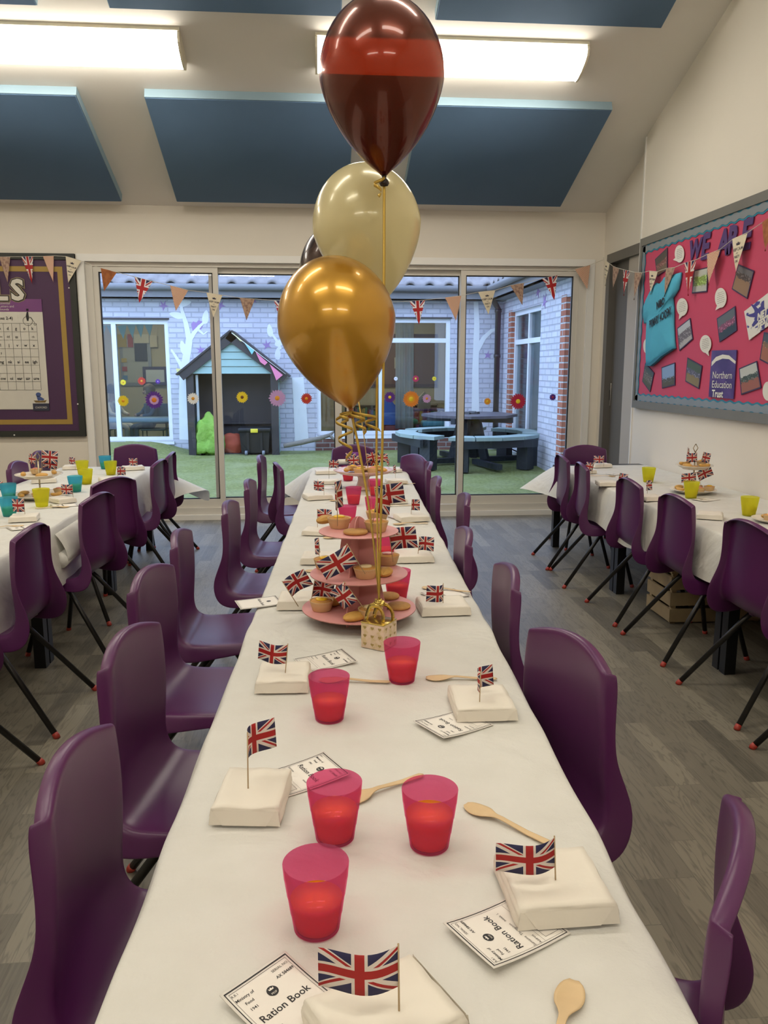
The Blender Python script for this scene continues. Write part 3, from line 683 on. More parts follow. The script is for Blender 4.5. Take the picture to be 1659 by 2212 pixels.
framed((735, 721), (944, 836), mat('dark_purple_frame', (.06, .03, .07), .6), mat('brown_board_backing', (.17, .105, .115), .8, var=.08), 'notice_board', 'large brown notice board behind the right courtyard window', 'notice board')
rect_px((852, 772), (871, 796), YC-.03, .006, M_paper, 'paper_sheet', 'sheet of paper pinned on the brown notice board', 'paper')
rect_px((290, 742), (319, 780), YC-.03, .02, mat('dark_screen', (.03, .03, .04), .3), 'wall_screen', 'dark screen on the left classroom wall above the whiteboard', 'screen')
for q0, q1, cc, lab in (((251, 722), (274, 750), (.42, .30, .06), 'yellow poster'), ((275, 722), (288, 750), (.35, .05, .05), 'red poster'), ((262, 774), (274, 783), (.5, .36, .08), 'orange card'), ((264, 792), (275, 802), (.35, .05, .07), 'crimson card'), ((265, 811), (276, 821), (.08, .22, .4), 'blue card'), ((289, 722), (322, 741), (.62, .57, .42), 'cream poster'), ((323, 724), (340, 750), (.60, .52, .36), 'buff poster')):
    rect_px(q0, q1, YC-.04, .006, mat(lab.replace(' ', '_'), cc, .7), 'poster', lab+' on the wall of the classroom behind the left window', 'poster')
t = thing('bunting', 'pale turquoise bunting hung inside the left courtyard window', 'bunting', (0, 0, 0)); M_tq = mat('turquoise_bunting', (.30, .55, .58), .8); Yb = 13.7
tops = [(208, 706), (229, 702), (253, 704), (274, 701), (293, 701), (311, 699), (331, 694)]
MB().tube([aty(*q, Yb) for q in tops], .004, 5).build('string', M_mw, t)
for i in range(len(tops)-1):
    a, b = tops[i], tops[i+1]; tip = (a[0]*.35+b[0]*.65, (a[1]+b[1])/2+30)
    p = [aty(*q, Yb) for q in (a, b, tip)]; m_ = MB().add(p+[v+Vector((0, .004, 0)) for v in p], [(0, 1, 2), (5, 4, 3), (0, 1, 4, 3), (1, 2, 5, 4), (2, 0, 3, 5)]); m_.build('pennant', M_tq, t, fix=True)
# table, chairs, two seated people behind the left window
zf = -.06
def seated(x, y, rz, hair, skin, top, label):
    t = thing('person', label, 'person', (x, y, zf), rz)
    V = [(0,0,.42),(0,.0,.60),(0,-.03,.78),(0,-.05,.86),(0,-.07,.95),(0,-.08,1.04), (-.15,-.03,.77),(-.20,-.14,.62),(-.10,-.30,.60), (.15,-.03,.77),(.20,-.14,.62),(.10,-.30,.60), (-.09,-.16,.42),(-.09,-.36,.42),(-.09,-.36,.08), (.09,-.16,.42),(.09,-.36,.42),(.09,-.36,.08)]
    E_ = [(0,1),(1,2),(2,3),(3,4),(4,5),(2,6),(6,7),(7,8),(2,9),(9,10),(10,11),(0,12),(12,13),(13,14),(0,15),(15,16),(16,17)]
    rad = [.12,.12,.10,.045,.075,.075,.055,.042,.03,.055,.042,.03,.075,.06,.04,.075,.06,.04]
    me = bpy.data.meshes.new('body'); me.from_pydata(V, E_, []); o = bpy.data.objects.new('body', me); COL.objects.link(o)
    sk = o.modifiers.new('s', 'SKIN'); o.modifiers.new('u', 'SUBSURF').levels = 1
    for i, r_ in enumerate(rad): me.skin_vertices[0].data[i].radius = (r_, r_*.85)
    me.skin_vertices[0].data[0].use_root = True
    dg = bpy.context.evaluated_depsgraph_get(); dg.update(); nm = bpy.data.meshes.new_from_object(o.evaluated_get(dg)); bpy.data.objects.remove(o)
    for x_ in (skin, top): nm.materials.append(x_)
    for p in nm.polygons:
        p.use_smooth = True; c_ = p.center; p.material_index = 1 if (c_.z < .83 and not (c_.y < -.27 and .5 < c_.z < .7)) else 0
    b = bpy.data.objects.new('body', nm); COL.objects.link(b); b.parent = t
    hb = MB(); blob(hb, (0, -.06, 1.03), (.095, .105, .11), 3, .05); hb.build('hair', hair, t)
    fc = MB(); fc.rbox((-.055, -.165, .955), (.055, -.12, 1.03), .02); fc.rbox((-.012, -.182, .985), (.012, -.16, 1.005), .005); fc.build('face', skin, t)
M_skin = mat('skin', (.45, .27, .19), .6)
pp = aty(236, 840, 14.4); seated(pp.x, 14.4, R(70), mat('dark_hair', (.03, .02, .016), .6), M_skin, mat('cream_jumper', (.55, .48, .36), .8), 'seated person in a cream top behind the left courtyard window')
pp = aty(330, 850, 14.2); seated(pp.x, 14.2, R(-55), mat('mousy_hair', (.16, .11, .075), .6), M_skin, mat('navy_jumper', (.035, .08, .14), .8), 'seated person in navy, head bent, behind the purple flower sticker')
t = thing('classroom_table', 'curved pale blue table inside the left courtyard window', 'table', (-3.05, 13.65, zf))
MB().rbox((-.9, -.18, .52), (.72, .2, .60), .03).build('table_top', mat('pale_blue_laminate', (.25, .38, .45), .4), t)
for x in (-.75, .6):
    MB().tube([(x, 0, 0), (x, 0, .52)], .02, 8).build('leg', M_black, t)
for i, (x, y, cc, lab) in enumerate(((-3.62, 14.15, (.03, .035, .05), 'black classroom chair behind the yellow flower sticker'), (-2.72, 14.05, (.03, .09, .14), 'blue classroom chair behind the purple flower sticker'))):
    t = thing('classroom_chair', lab, 'chair', (x, y, zf), 0); mm = mat('classroom_chair_%d' % i, cc, .5)
    MB().rbox((-.2, -.2, .36), (.2, .2, .39), .012).build('seat', mm, t); MB().rbox((-.2, .17, .45), (.2, .2, .80), .012).build('backrest', mm, t)
    for sx in (-.17, .17):
        for sy in (-.17, .17): MB().tube([(sx, sy, 0), (sx, sy, .36 if sy < 0 else .5)], .011, 6).build('leg', M_black, t)
# toys behind the right window
M_tb, M_tr, M_tg, M_tt = mat('blue_toy_plastic', (.02, .12, .42), .35), mat('red_toy_plastic', (.30, .03, .025), .4), mat('green_toy_plastic', (.03, .17, .06), .4), mat('turquoise_tray', (.12, .30, .34), .4)
p = aty(846, 900, 13.5); tag(MB().add([(0, -.1, 0), (.3, -.1, 0), (.26, -.1, .30), (.16, -.1, .42), (0, -.1, .42), (0, .2, 0), (.3, .2, 0), (.26, .2, .30), (.16, .2, .42), (0, .2, .42)], [(0,1,2,3,4), (9,8,7,6,5), (0,5,6,1), (1,6,7,2), (2,7,8,3), (3,8,9,4), (4,9,5,0)]).build('toy_slide', M_tb, loc=(p.x-.18, 13.6, .40), fix=True), 'blue plastic toy slide standing on the red box behind the window', 'toy')
tag(MB().rbox((0, 0, 0), (.46, .35, .46), .03).build('toy_box', M_tr, loc=(p.x-.12, 13.5, zf)), 'red plastic toy box behind the right courtyard window', 'toy box')
tag(MB().rbox((0, 0, 0), (.32, .3, .08), .03).build('green_tub', M_tg, loc=(p.x+.13, 13.5, .41)), 'green tub standing on the red toy box behind the window', 'tub')
tag(MB().rbox((0, 0, 0), (.5, .25, .10), .03).build('water_tray', M_tt, loc=(p.x+.52, 13.5, .36)), 'turquoise tray on its stand behind the picnic table window', 'tray')
tag(MB().box((0, 0, 0), (.5, .22, .42)).build('tray_stand', M_black, loc=(p.x+.52, 13.51, zf)), 'dark stand under the turquoise tray behind the window', 'stand')
t = thing('classroom_table', 'low purple topped table behind the right courtyard window', 'table', (1.75, 15.0, zf)); MB().rbox((-.65, -.3, .62), (.65, .3, .66), .01).build('table_top', mat('purple_laminate', (.10, .04, .13), .4), t)
for sx in (-.6, .6):
    for sy in (-.25, .25): MB().tube([(sx, sy, 0), (sx, sy, .62)], .02, 6).build('leg', M_black, t)
t = thing('toy_house', 'little wooden toy house on the purple table behind the window', 'toy house', (2.0, 14.85, .60)); MB().box((-.11, -.08, 0), (.11, .08, .17)).build('house_walls', mat('plain_ply', (.34, .29, .2), .7), t)
MB().prism([(-.13, 0), (.13, 0), (0, .14)], -.09, .09, 0, T(0, 0, .17) @ Matrix.Rotation(R(90), 4, 'X')).build('house_roof', bpy.data.materials['plain_ply'], t)
t = thing('bookcase', 'low bookcase of coloured books behind the right courtyard window', 'bookcase', (1.5, y1-.25, zf)); mb = MB()
mb.box((-.9, 0, 0), (.9, .03, .7)); [mb.box((-.9, -.2, z), (.9, .0, z+.02)) for z in (0, .34, .68)]; [mb.box((x, -.2, 0), (x+.02, 0, .7)) for x in (-.9, 0, .88)]; mb.build('case', bpy.data.materials['plain_ply'], t)
cols = [mat('book_%d' % i, c_, .6) for i, c_ in enumerate(((.3, .04, .03), (.05, .1, .3), (.4, .3, .04), (.05, .2, .1), (.25, .1, .25)))]
for z in (.02, .36):
    x = -.86
    while x < .84:
        w_ = .03+.03*rnd.random()
        if x > .85-w_: break
        if not -.06 < x < .03: MB().box((x, -.18, z), (x+w_-.004, -.03, z+.2+.09*rnd.random())).build('book_spine', cols[rnd.randrange(5)], t)
        x += w_
def curtain(x, lab):
    tag(MB().slab(16, 6, lambda u, v: (x+.30*u, YFW+.33+.03*math.sin(u*22), .35+1.75*v), lambda p: Vector((0, .004, 0))).build('net_curtain', frosted('net_%d' % int(x*10), (.62, .64, .64), .45)), lab, 'curtain')
curtain(1.32, 'thin white curtain hanging inside the right courtyard window')
# ================================================================ tables, paper cloths, chairs
M_tt_ = mat('dark_laminate_top', (.02, .02, .022), .35, var=.1)
M_leg = mat('black_steel_leg', (.010, .010, .011), .35, .3)
def cloth_mat():
    m = bpy.data.materials.new('white_paper_cloth'); nt, out = nodes_of(m)
    n = tex(nt, 'ShaderNodeTexNoise', Scale=14.0, Detail=6.0); n2 = tex(nt, 'ShaderNodeTexNoise', Scale=240.0, Detail=2.0)
    c = mixc(nt, n.outputs[0], (.70, .685, .63), (.80, .79, .745))
    b = principled(nt, None, c, .75)
    X.nt = nt; n3 = tex(nt, 'ShaderNodeTexNoise', Scale=3.5, Detail=3.0, Distortion=1.5); bump(nt, (X(n.outputs[0])*1.0 + X(n3.outputs[0])*3.0 + X(n2.outputs[0])*.10).k, b, .5, .011)
    tl = nt.nodes.new('ShaderNodeBsdfTranslucent'); tl.inputs[0].default_value = (.7, .64, .53, 1)
    mx = nt.nodes.new('ShaderNodeMixShader'); mx.inputs[0].default_value = .15
    nt.links.new(b.outputs[0], mx.inputs[1]); nt.links.new(tl.outputs[0], mx.inputs[2]); nt.links.new(mx.outputs[0], out.inputs[0]); return m
M_cloth = cloth_mat()
TZ = .63
def axis_table(pfar, dirn, width, n, length, labs, group):
    """n tables end to end from the far end toward the viewer; pfar is the far end's middle"""
    ux = Vector((dirn[0], dirn[1], 0)).normalized(); rz = math.atan2(ux.y, ux.x) - math.pi/2
    first = None
    for i in range(n):
        c = Vector((pfar[0], pfar[1], 0)) - ux*(length*(i+.5))
        if first is None:
            t = thing('school_table', labs[i], 'table', c, rz, group); first = t
            MB().rbox((-width/2, -length/2+.002, .602), (width/2, length/2-.002, .6265), .004, seg=1).build('table_top', M_tt_, t)
            for sx in (-1, 1):
                for sy in (-1, 1):
                    x, y = sx*(width/2-.032), sy*(length/2-.032)
                    MB().box((x-.025, y-.025, 0), (x+.025, y+.025, .602)).build('table_leg', M_leg, t)
                MB().box((sx*(width/2-.032)-.012, -length/2+.06, .555), (sx*(width/2-.032)+.012, length/2-.06, .602)).build('apron_rail', M_leg, t)
        else: dup(first, c, rz, labs[i])
    return ux, rz
def cloth(pfar, ux, width, length, label, hang=.23, flare_l=.2, flare_r=.2, seed=0, far_hang=.12, right_wall=False):
    """one long sheet: local x across, local y toward the far end (0 = far end, negative toward the viewer)"""
    vx = Vector((ux.y, -ux.x, 0)); o = Vector((pfar[0], pfar[1], 0)); w = width/2
    V = []; ss = []
    prof = [(-1, k/5) for k in range(5, 0, -1)] + [(0, q) for q in [-1, -.985, -.9, -.6, -.3, 0, .3, .6, .9, .985, 1]] + [(1, k/5) for k in range(1, 6)]
    NY = int(length/.05); rows = [far_hang*1.0, far_hang*.5] + [-.05*j for j in range(NY+1)]
    for jy, y in enumerate(rows):
        for side, q in prof:
            fl = max(0, 1+y/.45) if y <= 0 else 1
            n1 = noise.noise(Vector((y*1.7, seed*9.3 + side*4, 0))); n2 = noise.noise(Vector((y*6.0, seed*5.1+side*7, 2)))
            z = TZ; yy = min(y, 0)
            if side == 0:
                x = q*(w+.006) + (side == 0 and abs(q) > .97)*q*(.010*n2+.006*n1); z += .0012*noise.noise(Vector((x*7, y*5, seed))) - (.004 if abs(q) > .98 else 0)
            else:
                if right_wall and side == 1: hg = .03
                else: hg = hang*(1 + .22*n1)
                d = q*hg; f_ = (flare_l if side < 0 else flare_r)*fl**1.5
                out = .012 + (1-math.exp(-d/.03))*.012 + (.03*n1+.016*n2+.02)*q + f_*q
                x = side*(w + out); z -= d*(1-.30*min(1, f_/.2)) + .006
            if y > 0:   # far hem hangs down over the end, corners drag outward
                z -= y*.9; yy = .012 + y*.18
            P = o + vx*x + ux*(yy + (.02*n2 if side == 0 and abs(y) > .2 else 0)*0); V.append((P.x, P.y, z))
    W = len(prof); Fc = [(j*W+i, j*W+i+1, (j+1)*W+i+1, (j+1)*W+i) for j in range(len(rows)-1) for i in range(W-1)]
    m_ = MB().add(V, [f[::-1] for f in Fc], 0, True); o_ = m_.build('paper_tablecloth', M_cloth)
    sd = o_.modifiers.new('smooth', 'SUBSURF'); sd.levels = 1; sd.render_levels = 1
    return tag(o_, label, 'tablecloth')
G = 'dark tables under white paper'
CU, CR_ = axis_table((.3135, 5.90), (.0455, 1), .625, 5, 1.2, ['dark school table at the window end of the middle run', 'dark school table of the middle run under the pink plate stand', 'dark school table of the middle run under the three tier cake stand', 'dark school table of the middle run under the nearest pink cups', 'dark school table of the middle run closest to the viewer'], G)
cloth((.3135, 5.90), CU, .66, 6.0, 'long white paper tablecloth on the middle table with pink cups', .22, .22, .10, 1)
LU, LR_ = axis_table((-1.525, 6.06), (.006, 1), .625, 4, 1.2, ['dark school table of the left run at its window end', 'dark school table of the left run under the two tier plate stand', 'dark school table of the left run beside the rolled paper', 'dark school table of the left run at the picture edge'], G)
cloth((-1.525, 6.06), LU, .66, 4.8, 'white paper tablecloth on the left table with blue and yellow cups', .25, .06, .36, 2)
RU, RR_ = axis_table((2.115, 5.92), (-.004, 1), .675, 4, 1.3, ['dark school table of the right run at its window end', 'dark school table of the right run under the white plate stand', 'dark school table of the right run in front of the wooden crate', 'dark school table of the right run at the picture edge'], G)
cloth((2.115, 5.80), RU, .71, 5.1, 'white paper tablecloth on the right table against the wall', .23, .22, .0, 3, far_hang=.004, right_wall=True)
# bare black corner of the right table showing past its cloth
p = at(100/3.456 + 115, 1210, .5)
# rolled paper resting on chair seats at the left table
a, b = Vector((-1.17, 3.70, .475)), Vector((-1.175, 4.55, .475)); t = thing('paper_roll', 'roll of white table paper hanging at the edge of the left tablecloth', 'paper roll', (0, 0, 0))
MB().tube([a, a.lerp(b, .33)+Vector((0, 0, .004)), a.lerp(b, .66), b], .036, 14).build('roll', M_cloth, t)
MB().slab(1, 8, lambda u, v: a.lerp(b, u) + Vector((.037-.05*v*v, 0, .125*v)), lambda p: Vector((.0015, 0, 0))).build('loose_end', M_cloth, t)

# ---------------------------------------------------------------- moulded school chair
M_purple = mat('purple_polypropylene', (.080, .0125, .076), .34, var=.05, vs=4, bmp=.06, bs=500, bd=.0006)
M_tube = mat('black_tube', (.012, .011, .010), .32, .2, var=.1); M_cap = mat('red_foot_cap', (.32, .03, .018), .5)
ED = [(.012,.728),(.013,.716),(.015,.690),(.016,.62),(.013,.55),(.008,.49),(.006,.45),(.009,.42),(.020,.395),(.045,.381),(.09,.379),(.15,.381),(.23,.385),(.30,.388),(.335,.384)]
RI = [(-.015,.727),(-.0155,.715),(-.016,.688),(-.010,.63),(-.010,.555),(-.028,.505),(-.049,.455),(-.057,.41),(-.046,.36),(-.016,.327),(.045,.319),(.12,.332),(.22,.350),(.30,.362),(.330,.368)]
HW = [.147,.149,.153,.158,.162,.166,.170,.175,.180,.184,.187,.188,.186,.182,.176]
def shell_mesh():
    n = len(ED); m_ = MB(); cols = [-7, -6, -5] + [-4+k for k in range(9)] + [5, 6, 7]
    def P(i, j):
        i_ = max(0, min(n-1, i)); (u, z), (ru, rz) = ED[i_], RI[i_]; hw = HW[i_]; s_ = 1 if j > 0 else -1
        back = 1 if z > .44 else max(0, (z-.385)/.055)
        if abs(j) <= 4:
            q = j/4*.97; x = u - .020*(1-q*q)*back; zz = z - .010*(1-q*q)*(1-back); y = q*hw
            zz += (.030, .027, .019, .006)[i_]*(1-q*q) if i_ < 4 else 0
            if i == -1: x, zz = x-.010, zz+.003
            if i == -2: x, zz = x-.026, zz-.004
            if i > n-1: x, zz = x+.004, zz-.018*(i-n+1)
            if i_ >= n-2: x += .02*(1-q*q)
        else:
            f = {5: .10, 6: .40, 7: 1.0}[abs(j)]
            x = u+(ru-u)*f; zz = z+(rz-z)*f; y = s_*(hw + .004 + .012*f)
            if i == -1: x, zz = min(x, u-.010), zz+.001-.006*f
            if i == -2: x, zz = min(x, u-.024), zz-.006-.006*f
            if i == 0: zz -= .005*f
            if i <= 0: y = s_*(abs(y) - (.001, .004, .006)[-i]*f)
            if i > n-1: zz -= .010*(i-n+1)
        return (x, y, zz)
    rows = [-2, -1] + list(range(n)) + [n]
    V = [P(i, j) for i in rows for j in cols]; W = len(cols)
    Fc = [(r_*W+c, (r_+1)*W+c, (r_+1)*W+c+1, r_*W+c+1) for r_ in range(len(rows)-1) for c in range(W-1)]
    m_.add(V, [f[::-1] for f in Fc], 0, True); o = m_.build('shell', M_purple)
    a = o.modifiers.new('a', 'SOLIDIFY'); a.thickness = .0045; a.offset = 0
    b = o.modifiers.new('b', 'SUBSURF'); b.levels = 2; b.render_levels = 2
    dg = bpy.context.evaluated_depsgraph_get(); dg.update(); me = bpy.data.meshes.new_from_object(o.evaluated_get(dg)); bpy.data.objects.remove(o); me.name = 'shell'
    return me
SHELL = shell_mesh()
def make_chair(label, group):
    t = thing('school_chair', label, 'chair', (0, 0, 0), 0, group)
    o = bpy.data.objects.new('shell', SHELL); COL.objects.link(o); o.parent = t
    for sy in (-1, 1):
        for nm, pts in (('rear_leg', [(.155, .125, .338), (.115, .132, .333), (.085, .140, .300), (-.127, .222, .014)]), ('front_leg', [(.165, .128, .338), (.20, .132, .333), (.222, .140, .300), (.292, .190, .014)])):
            P = [Vector((x, sy*y, z)) for x, y, z in pts]
            lg = MB().tube(P, .0112, 10).build(nm, M_tube, t)
            d = (P[-1]-P[-2]).normalized(); e = P[-1]
            MB().tube([e-d*.004, e+d*.006, e+d*.011, Vector((e.x+d.x*.013, e.y+d.y*.013, 0.0))], [.0118, .0124, .0124, .0118], 10).build('foot_cap', M_cap, lg)
    MB().tube([(.155, -.128, .335), (.155, .128, .335)], .010, 8).build('cross_bar', M_tube, t)
    m_ = MB(); m_.rbox((.09, -.11, .338), (.23, -.075, .374), .006); m_.rbox((.09, .075, .338), (.23, .11, .374), .006); m_.build('seat_mount', M_purple, t)
    return t
GL, GR_ = 'purple chairs along the left of the middle table', 'purple chairs along the right of the middle table'
CH = [  # x, y of the back's top, facing, label, group
 (-.378, 1.215, -3, 'purple chair at the bottom left corner of the picture, nearest of the left row', GL),
 (-.42, 1.794, -9, 'purple chair second from the viewer in the row left of the middle table', GL),
 (-.489, 2.388, -10, 'purple chair third from the viewer in the row left of the middle table', GL),
 (-.492, 2.946, -1, 'purple chair left of the middle table, level with the three tier cake stand', GL),
 (-.38, 3.597, -4, 'purple chair left of the middle table, fifth in the row from the viewer', GL),
 (-.347, 4.302, -3, 'purple chair left of the middle table, third from the glass doors', GL),
 (-.365, 5.523, -3, 'purple chair left of the middle table nearest the glass doors, lilac seat showing', GL),
 (-.234, 5.091, 10, 'purple chair pushed in tight at the left of the middle table near its far end', GL),
 (.523, .911, 150, 'purple chair at the bottom right corner of the picture', GR_),
 (.552, 1.675, 195, 'large purple chair backrest right of the middle table beside the fourth sandwich parcel', GR_),
 (.564, 2.315, 177, 'purple chair right of the middle table, level with the parcel right of the gold box', GR_),
 (.54, 2.897, 177, 'purple chair right of the middle table, level with the middle cake tier', GR_),
 (.693, 3.727, 176, 'purple chair standing a little way off the right of the middle table', GR_),
 (.652, 4.345, 177, 'thin edge of a purple chair right of the middle table, third from the window end', GR_),
 (.707, 5.035, 174, 'purple chair edge right of the middle table, second from the window end', GR_),
 (.672, 5.489, 205, 'purple chair at the window end of the right row, lilac front showing', GR_),
 (.29, 6.215, 265, 'purple chair at the far head of the middle table before the glass doors', None),
 (-1.398, 6.394, 266, 'purple chair at the far head of the left table by the glass', None),
 (2.065, 6.03, 266, 'purple chair at the far head of the right table by the grey door', None)]
GC, GD, GB_ = 'purple chairs along the right table', 'purple chairs along the aisle side of the left table', 'purple chairs on the wall side of the left table'
CH += [(-1.026, 5.80, 180, 'purple chair at the aisle side of the left table nearest the glass doors', GD), (-1.017, 5.327, 174, 'purple chair at the left table, second from the glass doors', GD),
 (-1.105, 4.47, 150, 'purple chair at the left table turned so its whole back shows', GD), (-1.045, 3.90, 168, 'purple chair at the left table overlapping the one whose back shows', GD),
 (-1.088, 3.106, 177, 'purple chair at the left table, in front of the rolled paper', GD), (-1.09, 2.45, 180, 'purple chair at the left table cut off by the left picture edge', GD),
 (-1.892, 5.292, 0, 'lilac-lit purple chair behind the left table, left of the plate stand', GB_), (-1.964, 5.935, 0, 'lilac-lit purple chair behind the left table, half hidden by the plate stand flags', GB_)]
CH += [(1.69, 5.395, -3, 'purple chair at the right table nearest the glass doors', GC), (1.675, 4.93, -6, 'purple chair at the right table, second from the glass doors', GC), (1.692, 4.19, 0, 'purple chair at the right table, third from the glass doors', GC),
 (1.692, 3.615, 2, 'purple chair at the right table, fourth from the glass doors, near the wooden crate', GC), (1.69, 2.96, 3, 'purple chair at the right table cut by the right picture edge, its back showing', GC), (1.69, 2.36, 3, 'purple chair at the right table mostly outside the right picture edge', GC)]
c0 = None
for x, y, a, lab, g in CH:
    if c0 is None: c0 = make_chair(lab, g); c0.location = (x, y, 0); c0.rotation_euler = (0, 0, R(a))
    else:
        r_ = dup(c0, (x, y, 0), R(a), lab)
        if g: r_['group'] = g
        elif 'group' in r_: del r_['group']
# wooden crate under the right table
t = thing('wooden_crate', 'slatted wooden crate standing on the floor under the right table', 'crate', (2.12, 4.13, 0)); M_cr = mat('raw_pine', (.36, .27, .15), .7, var=.25, vs=12)
for k in range(4):
    z = .012+k*.088
    for y in (-.15, .138): MB().box((-.26, y, z), (.26, y+.012, z+.07)).build('slat', M_cr, t)
    for x in (-.26, .248): MB().box((x, -.138, z), (x+.012, .138, z+.07)).build('slat', M_cr, t)
for sx in (-.235, .235):
    for sy in (-.125, .125): MB().box((sx-.013, sy-.013, 0), (sx+.013, sy+.013, .35)).build('corner_post', M_cr, t)
MB().box((-.248, -.138, .004), (.248, .138, .012)).build('base_board', M_cr, t)
# ================================================================ table setting
M_wrap = mat('white_greaseproof_paper', (.74, .69, .60), .6, var=.04, vs=10, bmp=.3, bs=26, bd=.004)
M_stick = mat('toothpick_wood', (.45, .33, .19), .7); M_spoon = mat('birch_wood', (.62, .45, .25), .6, var=.12, vs=30)
M_uj = union_mat('union_flag_paper'); M_ink = mat('black_ink', (.012, .012, .014), .6); M_sheet = mat('white_card', (.78, .74, .68), .55, var=.02)
def along(A, B, za=TZ, zb=None):
    a = at(*A, za); b = at(*B, za if zb is None else zb); d = b-a; return a, math.atan2(d.y, d.x), math.hypot(d.x, d.y)
def parcel_mesh(sx, sy, h, seed):
    bm = bmesh.new(); bmesh.ops.create_cube(bm, size=1); bmesh.ops.subdivide_edges(bm, edges=bm.edges[:], cuts=11, use_grid_fill=True)
    for v in bm.verts:
        x, y, z = v.co; k = 1-.09*(z+.5)**2; rx = min(1, .5-abs(x)) ; e = .5-max(abs(x), abs(y))
        zz = (z+.5)*h
        if False: zz -= .0035*max(0, 1-e/.12)**2; zz += .0022*noise.noise(Vector((x*3, y*3, seed*3.7)))
        px_, py_ = x*sx*k, y*sy*k
        n = noise.noise(Vector((x*5+seed, y*5, z*6))); px_ += .0022*n*(1 if abs(x) > .4 else .3); py_ += .0022*noise.noise(Vector((x*5, y*5+seed, z*6)))
        p = Vector((px_, py_, zz-h/2)); r0 = .0085; q = Vector((max(-sx/2+r0, min(sx/2-r0, p.x)), max(-sy/2+r0, min(sy/2-r0, p.y)), max(-h/2+r0, min(h/2-r0, p.z)))); d = p-q
        if d.length > 1e-6: p = q + d.normalized()*min(d.length, r0*(1+.2*n))
        p.z += .003*noise.noise(Vector((x*2.6+seed, y*2.6, 1)))*(z+.5); v.co = Vector((p.x, p.y, max(0, p.z+h/2)))
    return bm
def make_parcel(A, B, depth, label, h=.028, z=TZ, seed=1, fold=True, name='sandwich_parcel', group='white wrapped sandwich parcels'):
    a, an, w = along(A, B, z); w = min(max(w, .095), .15)
    ux = Vector((math.cos(an), math.sin(an), 0)); uy = Vector((-ux.y, ux.x, 0)); c = a + ux*w/2 + uy*depth/2; c.z = TZ+.0015
    t = thing(name, label, 'wrapped sandwich', c, an, group)
    m_ = MB(); m_.bm(parcel_mesh(w, depth, h, seed), 0, True); m_.build('paper_wrap', M_wrap, t)
    if fold:   # envelope fold on the short front end and a seam on the top
        f_ = MB(); y = -depth/2-.0012
        for s_ in (-1, 1):
            f_.add([(s_*w*.49, y+.001, .002), (s_*w*.46, y+.003, h*.9), (s_*w*.17, y, .004)], [(0, 1, 2) if s_ < 0 else (2, 1, 0)])
        f_.add([(-w*.30, y-.0008, .003), (w*.30, y-.0008, .003), (w*.43, y+.003, h*.86), (-w*.43, y+.003, h*.86)], [(0, 1, 2, 3)])
        f_.build('end_fold', M_wrap, t)
    return t, c, an
def make_flag(q, z, ang, label, w=.083, h=.05, top=.075, lean=(0, 0), curl=.012, group='paper union flags on sticks'):
    p = at(*q, z) if len(q) == 2 else Vector(q)
    t = thing('paper_flag', label, 'flag', p, 0, group); t.rotation_euler = (R(lean[0]), R(lean[1]), R(ang))
    MB().tube([(0, 0, -.012), (0, 0, top+.002)], .0011, 6).build('stick', M_stick, t)
    MB().slab(14, 5, lambda u, v: (w*u, curl*math.sin(u*4.2) + .004*u*(v-.5), top-h+h*v), lambda p_: Vector((0, .0003, 0)), uv=True).build('paper', M_uj, t)
    return t
# --- parcels: front edge pixels, depth, label, and the flag planted in each
PAR = [((1020, 2200), (890, 2056), .150, 'white wrapped sandwich nearest the viewer, cut by the bottom of the picture', .03, .657),
 ((1115, 2017), (1342, 2000), .135, 'white wrapped sandwich at the lower right, lying on a ration book', .03, TZ),
 ((449, 1787), (607, 1790), .140, 'white wrapped sandwich at the left, left of the two nearest cups', .03, TZ),
 ((985, 1564), (1121, 1560), .140, 'white wrapped sandwich at the right, beside the wooden spoon lying level behind it', .028, TZ),
 ((548, 1502), (668, 1500), .135, 'white wrapped sandwich left of the cup that hides a ration book corner', .028, TZ),
 ((910, 1335), (1023, 1331), .130, 'white wrapped sandwich just right of the three tier cake stand', .028, TZ),
 ((596, 1321), (705, 1320), .130, 'white wrapped sandwich just left of the three tier cake stand, behind its lowest tier', .028, TZ),
 ((853, 1219), (944, 1217), .130, 'white wrapped sandwich behind the cake stand, right of the middle tier', .026, TZ),
 ((647, 1222), (728, 1222), .130, 'white wrapped sandwich behind the cake stand, left of the middle tier', .026, TZ),
 ((866, 1131), (930, 1127), .125, 'white wrapped sandwich on the right, level with the top cake tier', .026, TZ),
 ((650, 1158), (716, 1160), .110, 'crumpled open sandwich paper on the left, level with the top cake tier', .022, TZ),
 ((822, 1091), (887, 1089), .12, 'white wrapped sandwich right of the middle table behind the big stand flags', .026, TZ),
 ((664, 1083), (729, 1079), .12, 'white wrapped sandwich on the left, in front of the pink plate stand', .026, TZ),
 ((836, 1047), (882, 1046), .11, 'white wrapped sandwich immediately right of the pink plate stand', .024, TZ),
 ((687, 1048), (734, 1047), .11, 'white wrapped sandwich immediately left of the pink plate stand', .024, TZ),
 ((828, 1023), (870, 1021), .10, 'white wrapped sandwich at the far right corner of the middle table', .024, TZ),
 ((682, 1026), (728, 1025), .10, 'white wrapped sandwich at the far left corner of the middle table', .024, TZ)]
for i, (A, B, d, lab, h, z) in enumerate(PAR): make_parcel(A, B, d, lab, h, z, seed=i*1.37+.5)
